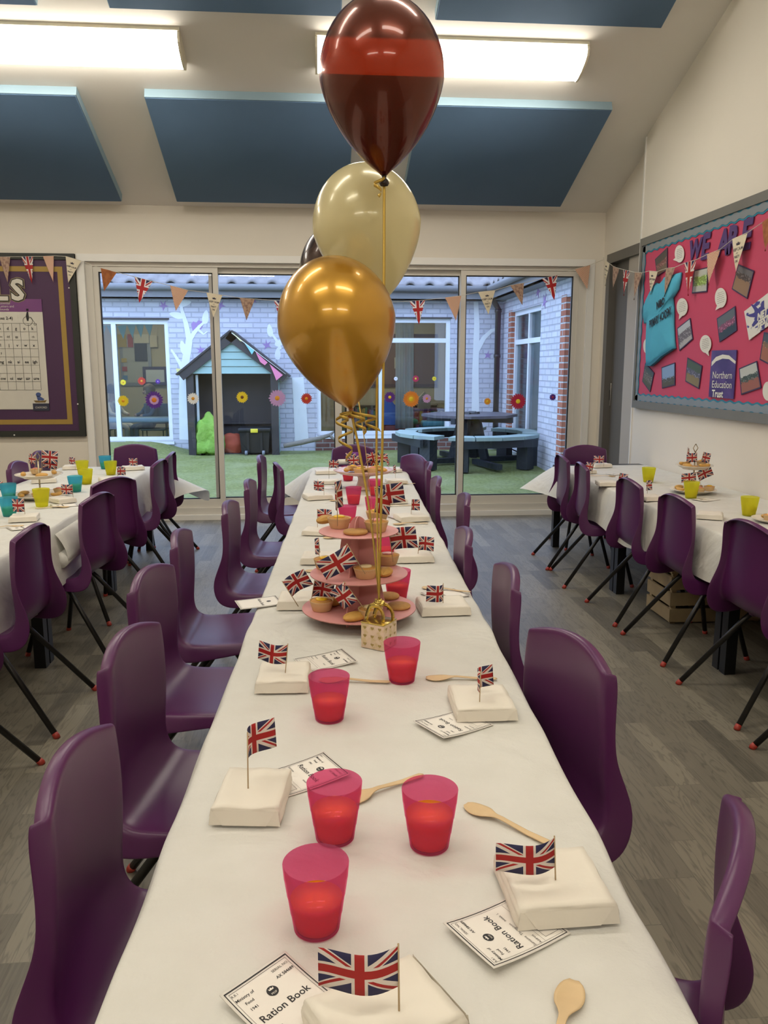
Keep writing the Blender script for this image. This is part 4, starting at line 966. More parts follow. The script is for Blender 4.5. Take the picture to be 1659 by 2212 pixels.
FLG = [((862, 2180), .662, 182, 'paper union flag standing in the nearest sandwich at the bottom of the picture', .086, .046, .072, (6, 0)),
 ((1200, 1902), .660, 187, 'paper union flag standing in the lower right sandwich', .080, .042, .062, (4, 2)),
 ((536, 1706), .659, 64, 'paper union flag seen nearly edge-on in the left sandwich', .075, .052, .098, (0, 2)),
 ((1036, 1520), .656, 62, 'curled paper union flag in the right sandwich by the level spoon', .060, .045, .068, (0, 2)),
 ((616, 1457), .656, 176, 'paper union flag in the sandwich left of the second row cup', .066, .045, .072, (0, -6)),
 ((957, 1305), .656, 205, 'paper union flag in the sandwich right of the cake stand', .052, .050, .062, (0, 0)),
 ((640, 1303), .656, 12, 'tilted paper union flag left of the lowest cake tier, the front one of two', .072, .056, .080, (0, -30)),
 ((672, 1300), .656, 10, 'paper union flag behind the tilted one left of the lowest cake tier', .060, .050, .066, (0, 10)),
 ((903, 1197), .655, 8, 'small paper union flag in the sandwich right of the middle tier', .056, .052, .066, (0, 4)),
 ((690, 1210), .655, 100, 'paper union flag seen almost edge-on left of the middle cake tier', .05, .056, .076, (0, 4)),
 ((686, 1140), .652, -12, 'paper union flag in the crumpled paper left of the top cake tier', .066, .054, .082, (0, 0)),
 ((888, 1112), .655, 40, 'narrow paper union flag in the sandwich right of the top cake tier', .046, .052, .072, (0, 4)),
 ((700, 1070), .655, 160, 'paper union flag in the sandwich in front of the pink plate stand', .062, .052, .078, (0, 0)),
 ((711, 1034), .653, 8, 'paper union flag in the sandwich left of the pink plate stand', .060, .048, .116, (0, 0)),
 ((752, 998), .653, 4, 'paper union flag before the far purple chair at the head of the middle table', .066, .052, .062, (0, 0)),
 ((854, 1033), .653, 92, 'paper union flag seen edge-on right of the pink plate stand', .05, .05, .08, (0, 0)),
 ((840, 1010), .653, 93, 'paper union flag seen edge-on at the far right of the middle table', .05, .05, .06, (0, 0))]
for q, z, a, lab, w, h, tp, ln in FLG: make_flag(q, z, a, lab, w, h, tp, ln)

# --- cups
def lathe_cup(mb, s=1):
    o = [(.0, .002), (.027, .002), (.0285, 0), (.0295, .001), (.0325, .022), (.0328, .024), (.0335, .025), (.0365, .047), (.037, .049), (.0375, .05), (.0405, .072), (.041, .074), (.0425, .0915), (.0425, .0925), (.0412, .0925), (.0395, .073), (.0385, .071), (.0362, .050), (.0322, .026), (.028, .004), (0, .004)]
    mb.lathe([(r*s, z*s) for r, z in o], 40)
M_cups = {'pink': frosted('pink_frosted_plastic', (.70, .22, .41), .75, thru=(.92, .41, .58)), 'yellow': frosted('yellow_frosted_plastic', (.74, .72, .10), .66, thru=(.96, .95, .38)), 'blue': frosted('blue_frosted_plastic', (.16, .54, .68), .64, thru=(.45, .84, .92)), 'purple': frosted('violet_frosted_plastic', (.45, .15, .50), .3)}
M_drk = {'pink': mat('orange_squash', (1.0, .62, .01), .12, var=.01), 'yellow': mat('yellow_squash', (.80, .72, .01), .15, var=.03), 'blue': mat('green_squash', (.80, .85, .10), .15, var=.03)}
PROTO = {}
def cup(q, kind, lab, fill=.05, up=0):
    key = (kind, round(fill, 3)); p = at(*q, TZ); p = p + Vector((p.x, p.y, 0)).normalized()*.0285; p.z = TZ+.0015+up
    if key not in PROTO:
        t = thing('plastic_cup', lab, 'cup', p, 0, kind+' plastic cups of squash'); m_ = MB(); lathe_cup(m_); m_.build('cup_wall', M_cups[kind], t)
        if fill:
            r_ = lambda z: .0278+(.0398-.0278)*(z-.004)/.073
            d_ = MB(); d_.lathe([(0, .0046), (.0272, .0046)] + [(r_(z)-.0009, z) for z in (.012, .024, .036, fill)] + [(0, fill)], 40); d_.build('drink', M_drk[kind], t)
        PROTO[key] = t
    else: t = dup(PROTO[key], p, rnd.random()*6, lab)
    return t
for q, k, lab, fl in [((685, 2038), 'pink', 'pink cup of orange squash nearest the viewer', .044), ((724, 1834), 'pink', 'pink cup of orange squash, left one of the second pair from the viewer', .050), ((927, 1851), 'pink', 'pink cup of orange squash, right one of the second pair, beside the slanting spoon', .054),
  ((712, 1566), 'pink', 'pink cup of orange squash in front of the ration book left of centre', .044), ((868, 1481), 'pink', 'pink cup of orange squash standing right in front of the gold balloon weight', .048), ((858, 1300), 'pink', 'pink cup behind the lowest cake tier on its right', .048),
  ((832, 1208), 'pink', 'pink cup behind the middle cake tier on its right', .036), ((751, 1139), 'pink', 'pink cup behind the round knob of the cake stand', .036), ((764, 1092), 'pink', 'pink cup standing free between cake stand and pink plate stand', .05), ((807, 1117), 'pink', 'pink cup behind the ribbons just beyond the cake stand', .036),
  ((811, 1073), 'pink', 'pink cup behind the ribbons beside the foot of the pink plate stand', .05), ((752, 1040), 'pink', 'pink cup mostly hidden behind the pink plate stand', .05),
  ((91, 1096), 'yellow', 'yellow cup in front of the left plate stand', .0), ((187, 1047), 'yellow', 'yellow cup on the left table touching the one behind it, front of the two', .042), ((179, 1026), 'yellow', 'yellow cup on the left table behind another yellow cup', .048), ((240, 1027), 'yellow', 'yellow cup beside the far blue cup on the left table', .042),
  ((21, 1117), 'blue', 'blue cup of green squash at the left picture edge, front of two', .044), ((20, 1083), 'blue', 'blue cup at the left picture edge behind the front one', .03), ((164, 1064), 'blue', 'blue cup of green squash right of the left plate stand', .044), ((228, 1014), 'blue', 'blue cup of green squash farthest away on the left table', .044),
  ((1400, 1043), 'yellow', 'yellow cup farthest away on the right table', .042), ((1492, 1078), 'yellow', 'yellow cup in front of the right plate stand', .048), ((1617, 1116), 'yellow', 'yellow cup nearest on the right table beside the small plate', .042)]:
    cup(q, k, lab, fl)
t = cup((765, 1006), 'purple', 'violet cup at the head of the middle table before the far chair', 0)
# --- wooden spoons
def spoon_mesh():
    n = 30; L = .165
    def hw(s):
        if s < .055:
            q = (s-.027)/.0285; return .0172*math.sqrt(max(.02, 1-q*q))
        if s < .085: k = (s-.055)/.03; return .0052*(1-k)+.0046*k
        k = (s-.085)/.08; e = max(0, (s-.158)/.007); return (.0046+.0022*k)*math.sqrt(max(.05, 1-e*e))
    def hwm(s):
        if .046 < s < .064: k = (s-.046)/.018; return hw(.046)*(1-k)**1.6 + hw(.064)*(1-(1-k)**1.6)
        return hw(s)
    def P(u, v):
        s = L*u; w = hwm(s); q = 2*v-1; bowl = math.exp(-((s-.026)/.02)**2)
        z = .0046 + .004*max(0, 1-abs(s-.07)/.05) - .0040*bowl*(1-.75*q*q); return (s-L/2, q*w, z)
    return MB().slab(n, 8, P, .0014)
sp0 = None
def spoon(A, B, lab, z=TZ):
    """A is the bowl end, B the handle end"""
    global sp0
    a, an, w = along(A, B, z); c = a + Vector((math.cos(an), math.sin(an), 0))*.0825; c.z = TZ+.0012
    if sp0 is None: sp0 = spoon_mesh().build('wooden_spoon', M_spoon, None, c, (0, 0, an)); tag(sp0, lab, 'spoon', 'wooden spoons')
    else: dup(sp0, c, an, lab)
for A, B, lab in [((1240, 2125), (1190, 2300), 'wooden spoon with its bowl up at the bottom edge of the picture'), ((1006, 1742), (1212, 1840), 'wooden spoon slanting toward the lower right sandwich'), ((742, 1738), (886, 1688), 'wooden spoon whose handle sticks out from behind a cup'),
   ((920, 1468), (1078, 1470), 'wooden spoon lying level behind the right sandwich'), ((690, 1472), (836, 1477), 'wooden spoon handle right of the cup in the second row'), ((912, 1271), (1010, 1281), 'wooden spoon behind the sandwich right of the cake stand'), ((698, 1163), (790, 1166), 'wooden spoon just behind the left of the top cake tier'),
   ((849, 1134), (926, 1132), 'wooden spoon in front of the sandwich right of the top tier'), ((824, 1095), (890, 1093), 'wooden spoon right of the big stand flags'), ((660, 1235), (760, 1240), 'wooden spoon behind the left of the middle tier'), ((842, 1048), (892, 1046), 'wooden spoon right of the pink plate stand'), ((712, 1083), (764, 1080), 'wooden spoon left of the free standing pink cup'), ((690, 1255), (790, 1258), 'wooden spoon hidden behind the left of the lowest tier')]:
    spoon(A, B, lab)
# --- ration books
BW, BH = .098, .131
def ration(TL, TR, lab, name=('Thompson', 'L'), curl=.006, full=True, seed=0):
    a, an, w = along(TL, TR)
    ux = Vector((math.cos(an), math.sin(an), 0)); dn = Vector((ux.y, -ux.x, 0)); c = a + ux*BW/2 + dn*BH/2; c.z = TZ+.0012
    t = thing('ration_book', lab, 'ration book', c, an, 'printed ration books')
    zf = lambda x, y: .0012 + curl*max(0, (y/BH+.30))**2*1.4 + curl*.5*max(0, -x/BW-.1)**2
    MB().slab(8, 10, lambda u, v: ((u-.5)*BW, (v-.5)*BH, zf((u-.5)*BW, (v-.5)*BH)), .0009).build('cover', M_sheet, t)
    k = MB(); fn = lambda x, y: Vector((x, y, zf(x, y)+.0003))
    def bar(x0, y0, x1, y1, n=10):
        hz = abs(x1-x0) > abs(y1-y0); V = []; 
        for i in range(n+1):
            q = i/n
            V += ([fn(x0+(x1-x0)*q, y0), fn(x0+(x1-x0)*q, y1)] if hz else [fn(x0, y0+(y1-y0)*q), fn(x1, y0+(y1-y0)*q)])
        k.add(V, [(2*i, 2*i+2, 2*i+3, 2*i+1) if hz else (2*i, 2*i+1, 2*i+3, 2*i+2) for i in range(n)])
    X0, Y0 = BW/2-.003, BH/2-.003
    for (e, tck) in ((0, .0018), (.004, .0005)):
        bar(-X0+e, Y0-e-tck, X0-e, Y0-e); bar(-X0+e, -Y0+e, X0-e, -Y0+e+tck*.6); bar(-X0+e, -Y0+e, -X0+e+tck*.7, Y0-e); bar(X0-e-tck*.7, -Y0+e, X0-e, Y0-e)
    put_text(k, 'Ration Book', fn, 0, .008, 0, bold=.012, width=.070)
    n = 20; V = [fn(0, .031)] + [fn(.0072*math.cos(6.2832*i/n), .031+.0072*math.sin(6.2832*i/n)) for i in range(n)]; k.add(V, [(0, i+1, (i+1) % n+1) for i in range(n)])
    if full:
        put_text(k, 'R.B.1', fn, -.041, .055, .0046, align='L'); put_text(k, 'Ministry of', fn, -.041, .047, .0058, bold=.015, align='L'); put_text(k, 'Food', fn, -.034, .038, .0056, bold=.015, align='L'); put_text(k, '1941', fn, -.034, .028, .0056, bold=.015, align='L')
        put_text(k, 'SERIAL NO.', fn, .041, .053, .0050, align='R'); put_text(k, 'AX 584689', fn, .041, .043, .0056, bold=.02, align='R')
        put_text(k, 'Surname  '+name[0], fn, -.041, -.010, .0058, align='L'); put_text(k, 'Initials  '+name[1], fn, .014, -.0095, .0050, align='L'); put_text(k, 'Address', fn, -.041, -.020, .0052, align='L')
        for y in (-.028, ): bar(-.041, y-.0003, .041, y)
        for e in (0,): bar(-.036, -.034, .036, -.0335); bar(-.036, -.056, .036, -.0555); bar(-.036, -.056, -.0355, -.034); bar(.0355, -.056, .036, -.034)
    k.build('lettering', M_ink, t)
    if full:
        w_ = MB(); f2 = lambda x, y: Vector((x, y, zf(x, y)+.0006))
        put_text(w_, 'MOF', f2, 0, .0285, .0038); V = [f2(x, y) for x, y in ((-.003, .0325), (.003, .0325), (.0036, .0355), (.0016, .0342), (0, .0362), (-.0016, .0342), (-.0036, .0355))]; w_.add(V, [tuple(range(7))]); w_.build('emblem', M_sheet, t)
    return t
ration((475, 2170), (608, 2077), 'ration book at the bottom left, half under the nearest sandwich', ('', 'M'), .010)
ration((1066, 2111), (957, 2010), 'ration book under the lower right sandwich, printing upside down to the viewer', ('Thompson', 'L'), .010)
ration((700, 1633), (752, 1676), 'ration book behind the left one of the second pair of cups', ('', ''), .007)
ration((958, 1605), (885, 1562), 'ration book sticking out left of the right sandwich by the level spoon', ('', ''), .008)
ration((739, 1408), (779, 1440), 'ration book in front of the gold balloon weight, left of centre', ('', ''), .007)
ration((596, 1290), (625, 1322), 'ration book corner showing under the sandwich left of the cake stand', ('', ''), .004, False)
ration((940, 1300), (905, 1283), 'ration book under the sandwich right of the cake stand', ('', ''), .004, False)
ration((856, 1124), (832, 1116), 'ration book left of the sandwich by the top cake tier', ('', ''), .003, False)
ration((822, 1046), (812, 1040), 'ration book behind the ribbons beside the pink plate stand', ('', ''), .003, False)
ration((735, 1050), (752, 1056), 'ration book left of the foot of the pink plate stand', ('', ''), .003, False)

# ---------------------------------------------------------------- cakes
M_case = mat('cream_paper_case', (.68, .48, .25), .7, var=.1, vs=40); M_sponge = mat('golden_sponge', (.55, .27, .07), .8, var=.2, vs=60, bmp=.4, bs=200, bd=.002)
M_ice = {'yellow': mat('yellow_icing', (.80, .50, .02), .25), 'pink': mat('pink_icing', (.72, .28, .24), .25), 'cream': mat('cream_icing', (.80, .66, .38), .3)}
M_bisc = mat('golden_biscuit', (.50, .27, .085), .8, var=.25, vs=90, bmp=.5, bs=150, bd=.002); M_made = mat('madeleine_crust', (.56, .31, .07), .6, var=.25, vs=50)
CP = {}
def cake(kind, p, lab, rz=0, group='cakes on the stands', ice='yellow', rot=None, s=1.0):
    key = (kind, ice if kind == 'cupcake' else '')
    if key not in CP:
        if kind == 'cupcake':
            t = thing('cupcake', lab, 'cupcake', p, rz, group); m_ = MB()
            m_.lathe([(.0245, 0), (.0255, .001), (.0335, .028), (.034, .0295), (.0325, .029), (.0318, .024)], 72, flute=lambda k, i: .022*(1 if k % 2 else -1)*(0 if i > 3 else 1)); m_.build('paper_case', M_case, t)
            MB().lathe([(.0318, .022), (.030, .0275), (.022, .031), (.010, .0325), (0, .033)], 28).build('sponge', M_sponge, t)
            MB().lathe([(.0165, .031), (.0175, .0325), (.0160, .0350), (.009, .0368), (0, .0372)], 24).build('icing', M_ice[ice], t)
        elif kind == 'biscuit':
            m_ = MB(); m_.lathe([(0, 0), (.031, 0), (.034, .003), (.0345, .0065), (.032, .0095), (0, .0105)], 36); t = tag(m_.build('round_biscuit', M_bisc, None, p, (0, 0, rz)), lab, 'biscuit', group)
        elif kind == 'madeleine':
            m_ = MB(); m_.grid(24, 14, lambda u, v: ((.036*(v-.5)*2), .021*math.cos(u*2*math.pi)*math.sqrt(max(0, 1-((v-.5)*2)**2))*(1+.10*(v-.5)), max(0, .010+.013*math.sin(u*2*math.pi)*math.sqrt(max(0, 1-((v-.5)*2)**2)) + (.0012*math.sin(u*2*math.pi*7) if u < .5 else 0))))
            t = tag(m_.build('madeleine', M_made, None, p, (0, 0, rz)), lab, 'madeleine', group)
        elif kind == 'finger':
            m_ = MB(); m_.grid(16, 18, lambda u, v: ((v-.5)*.085, .0155*math.cos(u*2*math.pi)*max(.0, 1-abs(2*v-1)**6)**.5, .0105+.0105*math.sin(u*2*math.pi)*max(0, 1-abs(2*v-1)**6)**.5+.006*(2*v-1)**2))
            t = tag(m_.build('sponge_finger', M_made, None, p, (0, 0, rz)), lab, 'sponge finger', group)
        CP[key] = t; t.scale = (s,)*3
        if rot: t.rotation_euler = rot
    else:
        t = dup(CP[key], p, rz, lab, rot, s); t['group'] = group
    return t
# --- three tier cardboard stand
M_pink = mat('pink_card', (.66, .30, .29), .5, var=.08, vs=6); M_card = mat('pink_card_edge', (.35, .16, .13), .8)
SX, SY = .118, at(774, 1311, .668).y
zt = [aty(774, y, SY).z for y in (1311, 1237, 1146)]; rt = [.163, .139, .1125]
t = thing('cake_stand', 'pink cardboard three tier cake stand in the middle of the long table', 'cake stand', (SX, SY, 0), R(8))
for z, r_ in zip(zt, rt):
    m_ = MB(); m_.lathe([(0, z-.0022), (r_, z-.0022), (r_, z), (0, z)], 64, 0, None, False); m_.m = [1 if (sum(m_.v[i][2] for i in f)/len(f)) < z-.0005 else 0 for f in m_.f]; m_.build('tier', [M_pink, M_card], t, fix=True)
for k, a in enumerate((R(-35), R(55))):
    m_ = MB(); V = []
    segs = [(TZ+.002, .085, zt[0]-.003, .10), (zt[0]+.001, .086, zt[1]-.003, .062), (zt[1]+.001, .068, zt[2]-.003, .050)]
    for z0, w0, z1, w1 in segs:
        V = [(-w0, -.0011, z0), (w0, -.0011, z0), (w1, -.0011, z1), (-w1, -.0011, z1)]; V += [(x, .0011, z) for x, y, z in V]
        m_.add(V, [(0, 1, 2, 3), (7, 6, 5, 4), (0, 4, 5, 1), (1, 5, 6, 2), (2, 6, 7, 3), (3, 7, 4, 0)], 0, False, None, RZ(a))
    n = 16; arc = [(.029*math.cos(math.pi*i/n), zt[2]+.001+.040*math.sin(math.pi*i/n)) for i in range(n+1)]
    V = [(x, -.0011, z) for x, z in arc] + [(x, .0011, z) for x, z in arc]; n1 = n+1
    m_.add(V, [tuple(range(n1)), tuple(range(2*n1-1, n1-1, -1))] + [(i, n1+i, n1+(i+1) % n1, (i+1) % n1) for i in range(n1)], 0, False, None, RZ(a)); m_.build('upright', M_pink, t, fix=True)
def on(px_, z): p = at(px_[0], px_[1], z); p.z = z+.0006; return p
G1 = 'cakes on the three tier stand'
for kind, q, k, lab, ice, rz in [('cupcake', (733, 1140), 2, 'cupcake with yellow icing at the left of the top tier', 'yellow', 0), ('cupcake', (813, 1148), 2, 'cupcake with pink icing at the right of the top tier', 'pink', 0), ('cupcake', (815, 1126), 2, 'cupcake with yellow icing at the back right of the top tier', 'yellow', 1),
   ('biscuit', (768, 1153), 2, 'round biscuit at the front of the top tier', '', 0), ('madeleine', (702, 1130), 2, 'madeleine peeping out behind the left cupcake of the top tier', '', 1.0),
   ('cupcake', (703, 1228), 1, 'cupcake at the left of the middle tier behind the big flag', 'yellow', 2), ('cupcake', (790, 1248), 1, 'cupcake with cream icing at the front of the middle tier', 'cream', 0), ('cupcake', (838, 1219), 1, 'cupcake with pink icing at the right of the middle tier', 'pink', 1), ('madeleine', (832, 1243), 1, 'madeleine beside the pink iced cupcake of the middle tier', '', 1.3),
   ('cupcake', (695, 1318), 0, 'cupcake with yellow icing at the left of the lowest tier', 'yellow', 1), ('cupcake', (800, 1336), 0, 'cupcake with cream icing behind the gold balloon weight', 'cream', 1), ('madeleine', (766, 1340), 0, 'madeleine at the front of the lowest tier', '', .5), ('biscuit', (861, 1313), 0, 'round biscuit at the right of the lowest tier', '', 0), ('biscuit', (838, 1291), 0, 'round biscuit half hidden at the back right of the lowest tier', '', 0), ('madeleine', (716, 1308), 0, 'dark madeleine behind the left cupcake of the lowest tier', '', .3)]:
    cake(kind, on(q, zt[k]), lab, rz, G1, ice)
for q, z, a, lab, w, h, tp, ln in [((784, 1232), zt[1]+.035, 183, 'large slanted paper union flag in the cream cupcake of the middle tier', .098, .058, .085, (0, 30)), ((786, 1314), zt[0]+.036, 170, 'leaning paper union flag in the cream cupcake of the lowest tier', .05, .062, .09, (0, 36)),
   ((729, 1127), zt[2]+.037, 80, 'edge-on paper union flag in the yellow cupcake of the top tier', .055, .075, .105, (0, -5)), ((848, 1205), zt[1]+.036, -12, 'large paper union flag at the right of the middle tier', .078, .062, .085, (0, -8)),
   ((818, 1118), zt[2]+.036, 12, 'large waving paper union flag over the right of the top tier', .082, .056, .088, (0, -8)), ((806, 1125), zt[2]+.036, 55, 'narrow paper union flag behind the ribbons over the top tier', .07, .07, .095, (0, 16))]:
    make_flag(q, z, a, lab, w, h, tp, ln, .008)
# --- pink fluted plate stand at the far end
M_pl = mat('pink_ceramic', (.66, .43, .37), .25); p = at(787, 1060, TZ); PX, PY = p.x, p.y+.06
zp = aty(787, 1021, PY).z
t = thing('plate_stand', 'pink fluted pedestal plate of cakes toward the far end of the middle table', 'cake stand', (PX, PY, TZ+.0015)); h = zp-TZ-.002
m_ = MB(); m_.lathe([(0, h-.004), (.10, h-.002), (.155, h+.010), (.176, h+.020), (.178, h+.018), (.155, h+.002), (.10, h-.010), (.04, h-.014)], 96, flute=lambda k, i: .02*math.cos(k*2*math.pi/8) if 1 < i < 6 else 0); m_.build('plate', M_pl, t, fix=True)
MB().lathe([(.060, 0), (.062, .006), (.045, .02), (.034, .05), (.034, h-.03), (.045, h-.012)], 32).build('pedestal', M_pl, t)
G2 = 'cakes on the pink pedestal plate'
for i, (kind, x, y, ice, lab) in enumerate([('cupcake', -.03, -.07, 'yellow', 'cupcake at the front of the pink pedestal plate'), ('cupcake', .05, -.05, 'pink', 'pink iced cupcake on the pink pedestal plate, right of the ribbons'), ('cupcake', -.02, .03, 'pink', 'pink iced cupcake in the middle of the pink pedestal plate'), ('cupcake', .08, .03, 'yellow', 'yellow iced cupcake at the right of the pink pedestal plate'), ('cupcake', -.06, .06, 'yellow', 'yellow iced cupcake at the back left of the pink pedestal plate'),
      ('finger', -.10, -.02, '', 'sponge finger at the left of the pink pedestal plate'), ('madeleine', .11, -.02, '', 'madeleine at the right rim of the pink pedestal plate'), ('biscuit', .02, .09, '', 'biscuit at the back of the pink pedestal plate'), ('madeleine', -.09, .03, '', 'madeleine at the left rim of the pink pedestal plate')]):
    cake(kind, (PX+x, PY+y, zp+.004 if abs(x) < .085 else zp+.008), lab, i*.9, G2, ice)
for x, y, a, lab, ln in ((-.03, -.06, 178, 'paper union flag at the front of the pink pedestal plate', 2), (.07, .02, -6, 'paper union flag at the right of the pink pedestal plate', -3), (-.05, .05, 168, 'paper union flag in the yellow cupcake of the pink pedestal plate', -4), (.01, .06, 20, 'paper union flag behind the ribbons on the pink pedestal plate', 30), (.03, .05, 8, 'small paper union flag at the back of the pink pedestal plate', -12)):
    make_flag((PX+x, PY+y, zp+.038), 0, a, lab, .078 if abs(a) < 40 else .06, .05, .07, (0, ln), .005)
# ================================================================ side tables
for A, B, d, lab, z in [((17, 1131), (81, 1128), .12, 'white wrapped sandwich at the left picture edge, before the blue cups', TZ), ((128, 1091), (167, 1086), .13, 'white wrapped sandwich right of the cup before the left plate stand', TZ), ((67, 1046), (131, 1043), .12, 'white wrapped sandwich behind the left plate stand', TZ),
   ((217, 1045), (282, 1041), .12, 'white wrapped sandwich on the left table nearest its aisle edge, flag at its left', TZ), ((266, 1018), (325, 1015), .11, 'white wrapped sandwich before the head chair of the left table', TZ), ((134, 1016), (170, 1015), .11, 'white wrapped sandwich behind the two touching yellow cups', TZ),
   ((1285, 1012), (1329, 1010), .11, 'white wrapped sandwich before the head chair of the right table', TZ), ((1262, 1025), (1290, 1024), .11, 'white wrapped sandwich behind the second chair of the right table', TZ), ((1295, 1052), (1337, 1052), .12, 'white wrapped sandwich behind the third chair of the right table', TZ),
   ((1395, 1085), (1435, 1083), .12, 'white wrapped sandwich left of the yellow cup at the right plate stand', TZ), ((1503, 1122), (1562, 1126), .12, 'white wrapped sandwich between two yellow cups on the right table', TZ)]:
    make_parcel(A, B, d, lab, .026, z, seed=A[0]*.013, fold=d > .1)
for q, a, lab, w, h, tp, ln in [((54, 1112), 186, 'paper union flag in the sandwich at the left picture edge', .055, .062, .078, (0, 0)), ((158, 1074), 180, 'paper union flag in the sandwich right of the yellow cup at the left plate stand', .062, .052, .070, (0, 0)), ((254, 1032), 35, 'paper union flag in the sandwich nearest the aisle edge of the left table', .05, .052, .066, (0, 0)),
   ((297, 1008), 178, 'paper union flag before the head chair of the left table', .060, .052, .06, (0, 0)), ((163, 1009), 175, 'small paper union flag behind the touching yellow cups', .045, .05, .07, (0, 0)), ((8, 1062), 172, 'paper union flag cut by the left picture edge', .05, .05, .06, (0, 0)),
   ((1304, 1004), 178, 'paper union flag before the head chair of the right table', .072, .052, .066, (0, 0)), ((1279, 1020), 170, 'tilted paper union flag behind the second chair of the right table', .048, .055, .062, (0, -10)), ((1334, 1045), 5, 'paper union flag behind the third chair of the right table', .05, .055, .066, (0, 10)), ((1398, 1066), 50, 'narrow paper union flag left of the yellow cup at the right plate stand', .045, .055, .07, (0, 0))]:
    make_flag(q, .654, a, lab, w, h, tp, ln)
for TL, TR, lab in [((25, 1148), (3, 1135), 'ration book at the left picture edge beside a spoon'), ((112, 1098), (104, 1087), 'ration book under the sandwich right of the yellow cup, left table'), ((1325, 1028), (1310, 1025), 'ration book between the first sandwiches of the right table'), ((1522, 1085), (1480, 1078), 'ration book at the foot of the yellow cup at the right plate stand'), ((1560, 1128), (1603, 1119), 'ration book right of the sandwich between the yellow cups')]:
    ration(TL, TR, lab, ('', ''), .003, False)
for A, B, lab in [((52, 1137), (-20, 1143), 'wooden spoon at the left picture edge in front of the ration book'), ((150, 1096), (80, 1100), 'wooden spoon in front of the yellow cup at the left plate stand'), ((1330, 1030), (1275, 1029), 'wooden spoon near the far end of the right table')]:
    spoon(A, B, lab)
M_china = mat('white_china', (.76, .70, .60), .2); M_rod = mat('brass_rod', (.50, .42, .28), .3, .85)
def plate_stand(qb, qt, rb, rt_, qh, lab):
    p = at(*qb, TZ); X_0, Y_0 = p.x, p.y; zu = aty(qt[0], qt[1], Y_0).z; zh = aty(qh[0], qh[1], Y_0).z
    t = thing('tiered_plate_stand', lab, 'cake stand', (X_0, Y_0, TZ+.0015))
    for nm, z, r_ in (('lower_plate', .003, rb), ('upper_plate', zu-TZ-.010, rt_)):
        MB().lathe([(0, z), (r_*.55, z), (r_*.62, z-.002), (r_*.66, z+.002), (r_*.92, z+.017), (r_, z+.019), (r_, z+.022), (r_*.9, z+.020), (r_*.62, z+.006), (0, z+.005)], 48).build(nm, M_china, t)
    H_ = zh-TZ
    MB().tube([(0, 0, .005), (0, 0, H_-.045)], .0045, 10).build('rod', M_rod, t)
    c = H_-.02; MB().tube([(0, 0, c-.025), (.014, 0, c), (0, 0, c+.025), (-.014, 0, c), (0, 0, c-.025)], .0028, 8).build('handle', M_rod, t); return X_0, Y_0, zu
for side, (x, y, zu), n_lo in (('left', plate_stand((88, 1076), (99, 1028), .155, .125, (93, 979), 'white two tier plate stand of cakes on the left table'), 6), ('right', plate_stand((1496, 1065), (1499, 1009), .130, .103, (1504, 961), 'white two tier plate stand of cakes on the right table'), 5)):
    g = 'cakes on the %s plate stand' % side; R0 = .105 if side == 'left' else .088; R1 = .08 if side == 'left' else .066
    for tier, rr, zz, n in (('lower', R0, TZ+.013, n_lo), ('upper', R1, zu+.001, 4)):
        for i in range(n):
            a = 2*math.pi*i/n + (.5 if tier == 'upper' else -.35); kd = ('finger', 'cupcake', 'finger', 'madeleine', 'finger', 'cupcake')[(i+(side == 'right')) % 6]
            where = ('right', 'back right', 'back', 'back left', 'left', 'front left', 'front', 'front right')[int(round(a/(math.pi/4))) % 8]
            cake(kd, (x+rr*math.cos(a), y+rr*math.sin(a), zz+.004), '%s at the %s of the %s plate of the %s stand' % ({'finger': 'sponge finger', 'cupcake': 'iced cupcake', 'madeleine': 'madeleine'}[kd], where, tier, side), a+1.4, g, ('yellow', 'pink', 'cream')[i % 3], s=.9)
    cake('biscuit', (x+.02, y-.035, zu+.003) if side == 'left' else (x-.02, y-.03, zu+.003), 'round biscuit in front of the rod on the upper plate of the %s stand' % side, 0, g, s=.8)
    if side == 'left':
        FL = [((.02, -.02), zu+.035, 4, 'large paper union flag on the upper plate of the left stand, right of the rod', .085, .07, .11, 6), ((.01, .03), zu+.035, 8, 'paper union flag behind the large one on the left stand', .075, .05, .06, 12), ((-.02, .0), zu+.035, 172, 'paper union flag left of the rod on the left stand', .04, .055, .085, -8)]
    else:
        FL = [((-.045, 0), zu+.03, 60, 'narrow paper union flag at the left of the upper plate of the right stand', .05, .055, .085, 14), ((.005, -.02), zu+.02, 176, 'paper union flag at the middle of the upper plate of the right stand', .058, .052, .065, 4), ((.03, -.01), zu+.02, 10, 'paper union flag at the right of the upper plate of the right stand', .05, .056, .07, 14),
              ((-.01, -.06), TZ+.045, 183, 'paper union flag on the lower plate of the right stand, left of the yellow cup', .085, .052, .085, 6), ((.03, -.04), TZ+.045, 6, 'slanted paper union flag on the lower plate of the right stand', .09, .058, .09, -24)]
    for (dx, dy), z, a, lab, w, h, tp, ln in FL: make_flag((x+dx, y+dy, z), 0, a, lab, w, h, tp, (0, ln), .005)
p = at(1672, 1128, TZ); t = thing('side_plate', 'white side plate with a cake at the right picture edge', 'plate', (p.x, p.y, TZ+.0015)); MB().lathe([(0, 0), (.06, 0), (.068, .003), (.098, .016), (.1, .019), (.096, .0185), (.066, .007), (0, .006)], 48).build('dish', M_china, t)
cake('cupcake', (p.x-.03, p.y-.02, TZ+.010), 'cream iced cupcake on the side plate at the right picture edge', 0, 'cakes on the side plate', 'cream'); cake('finger', (p.x-.01, p.y+.035, TZ+.011), 'sponge finger on the side plate at the right picture edge', .4, 'cakes on the side plate')
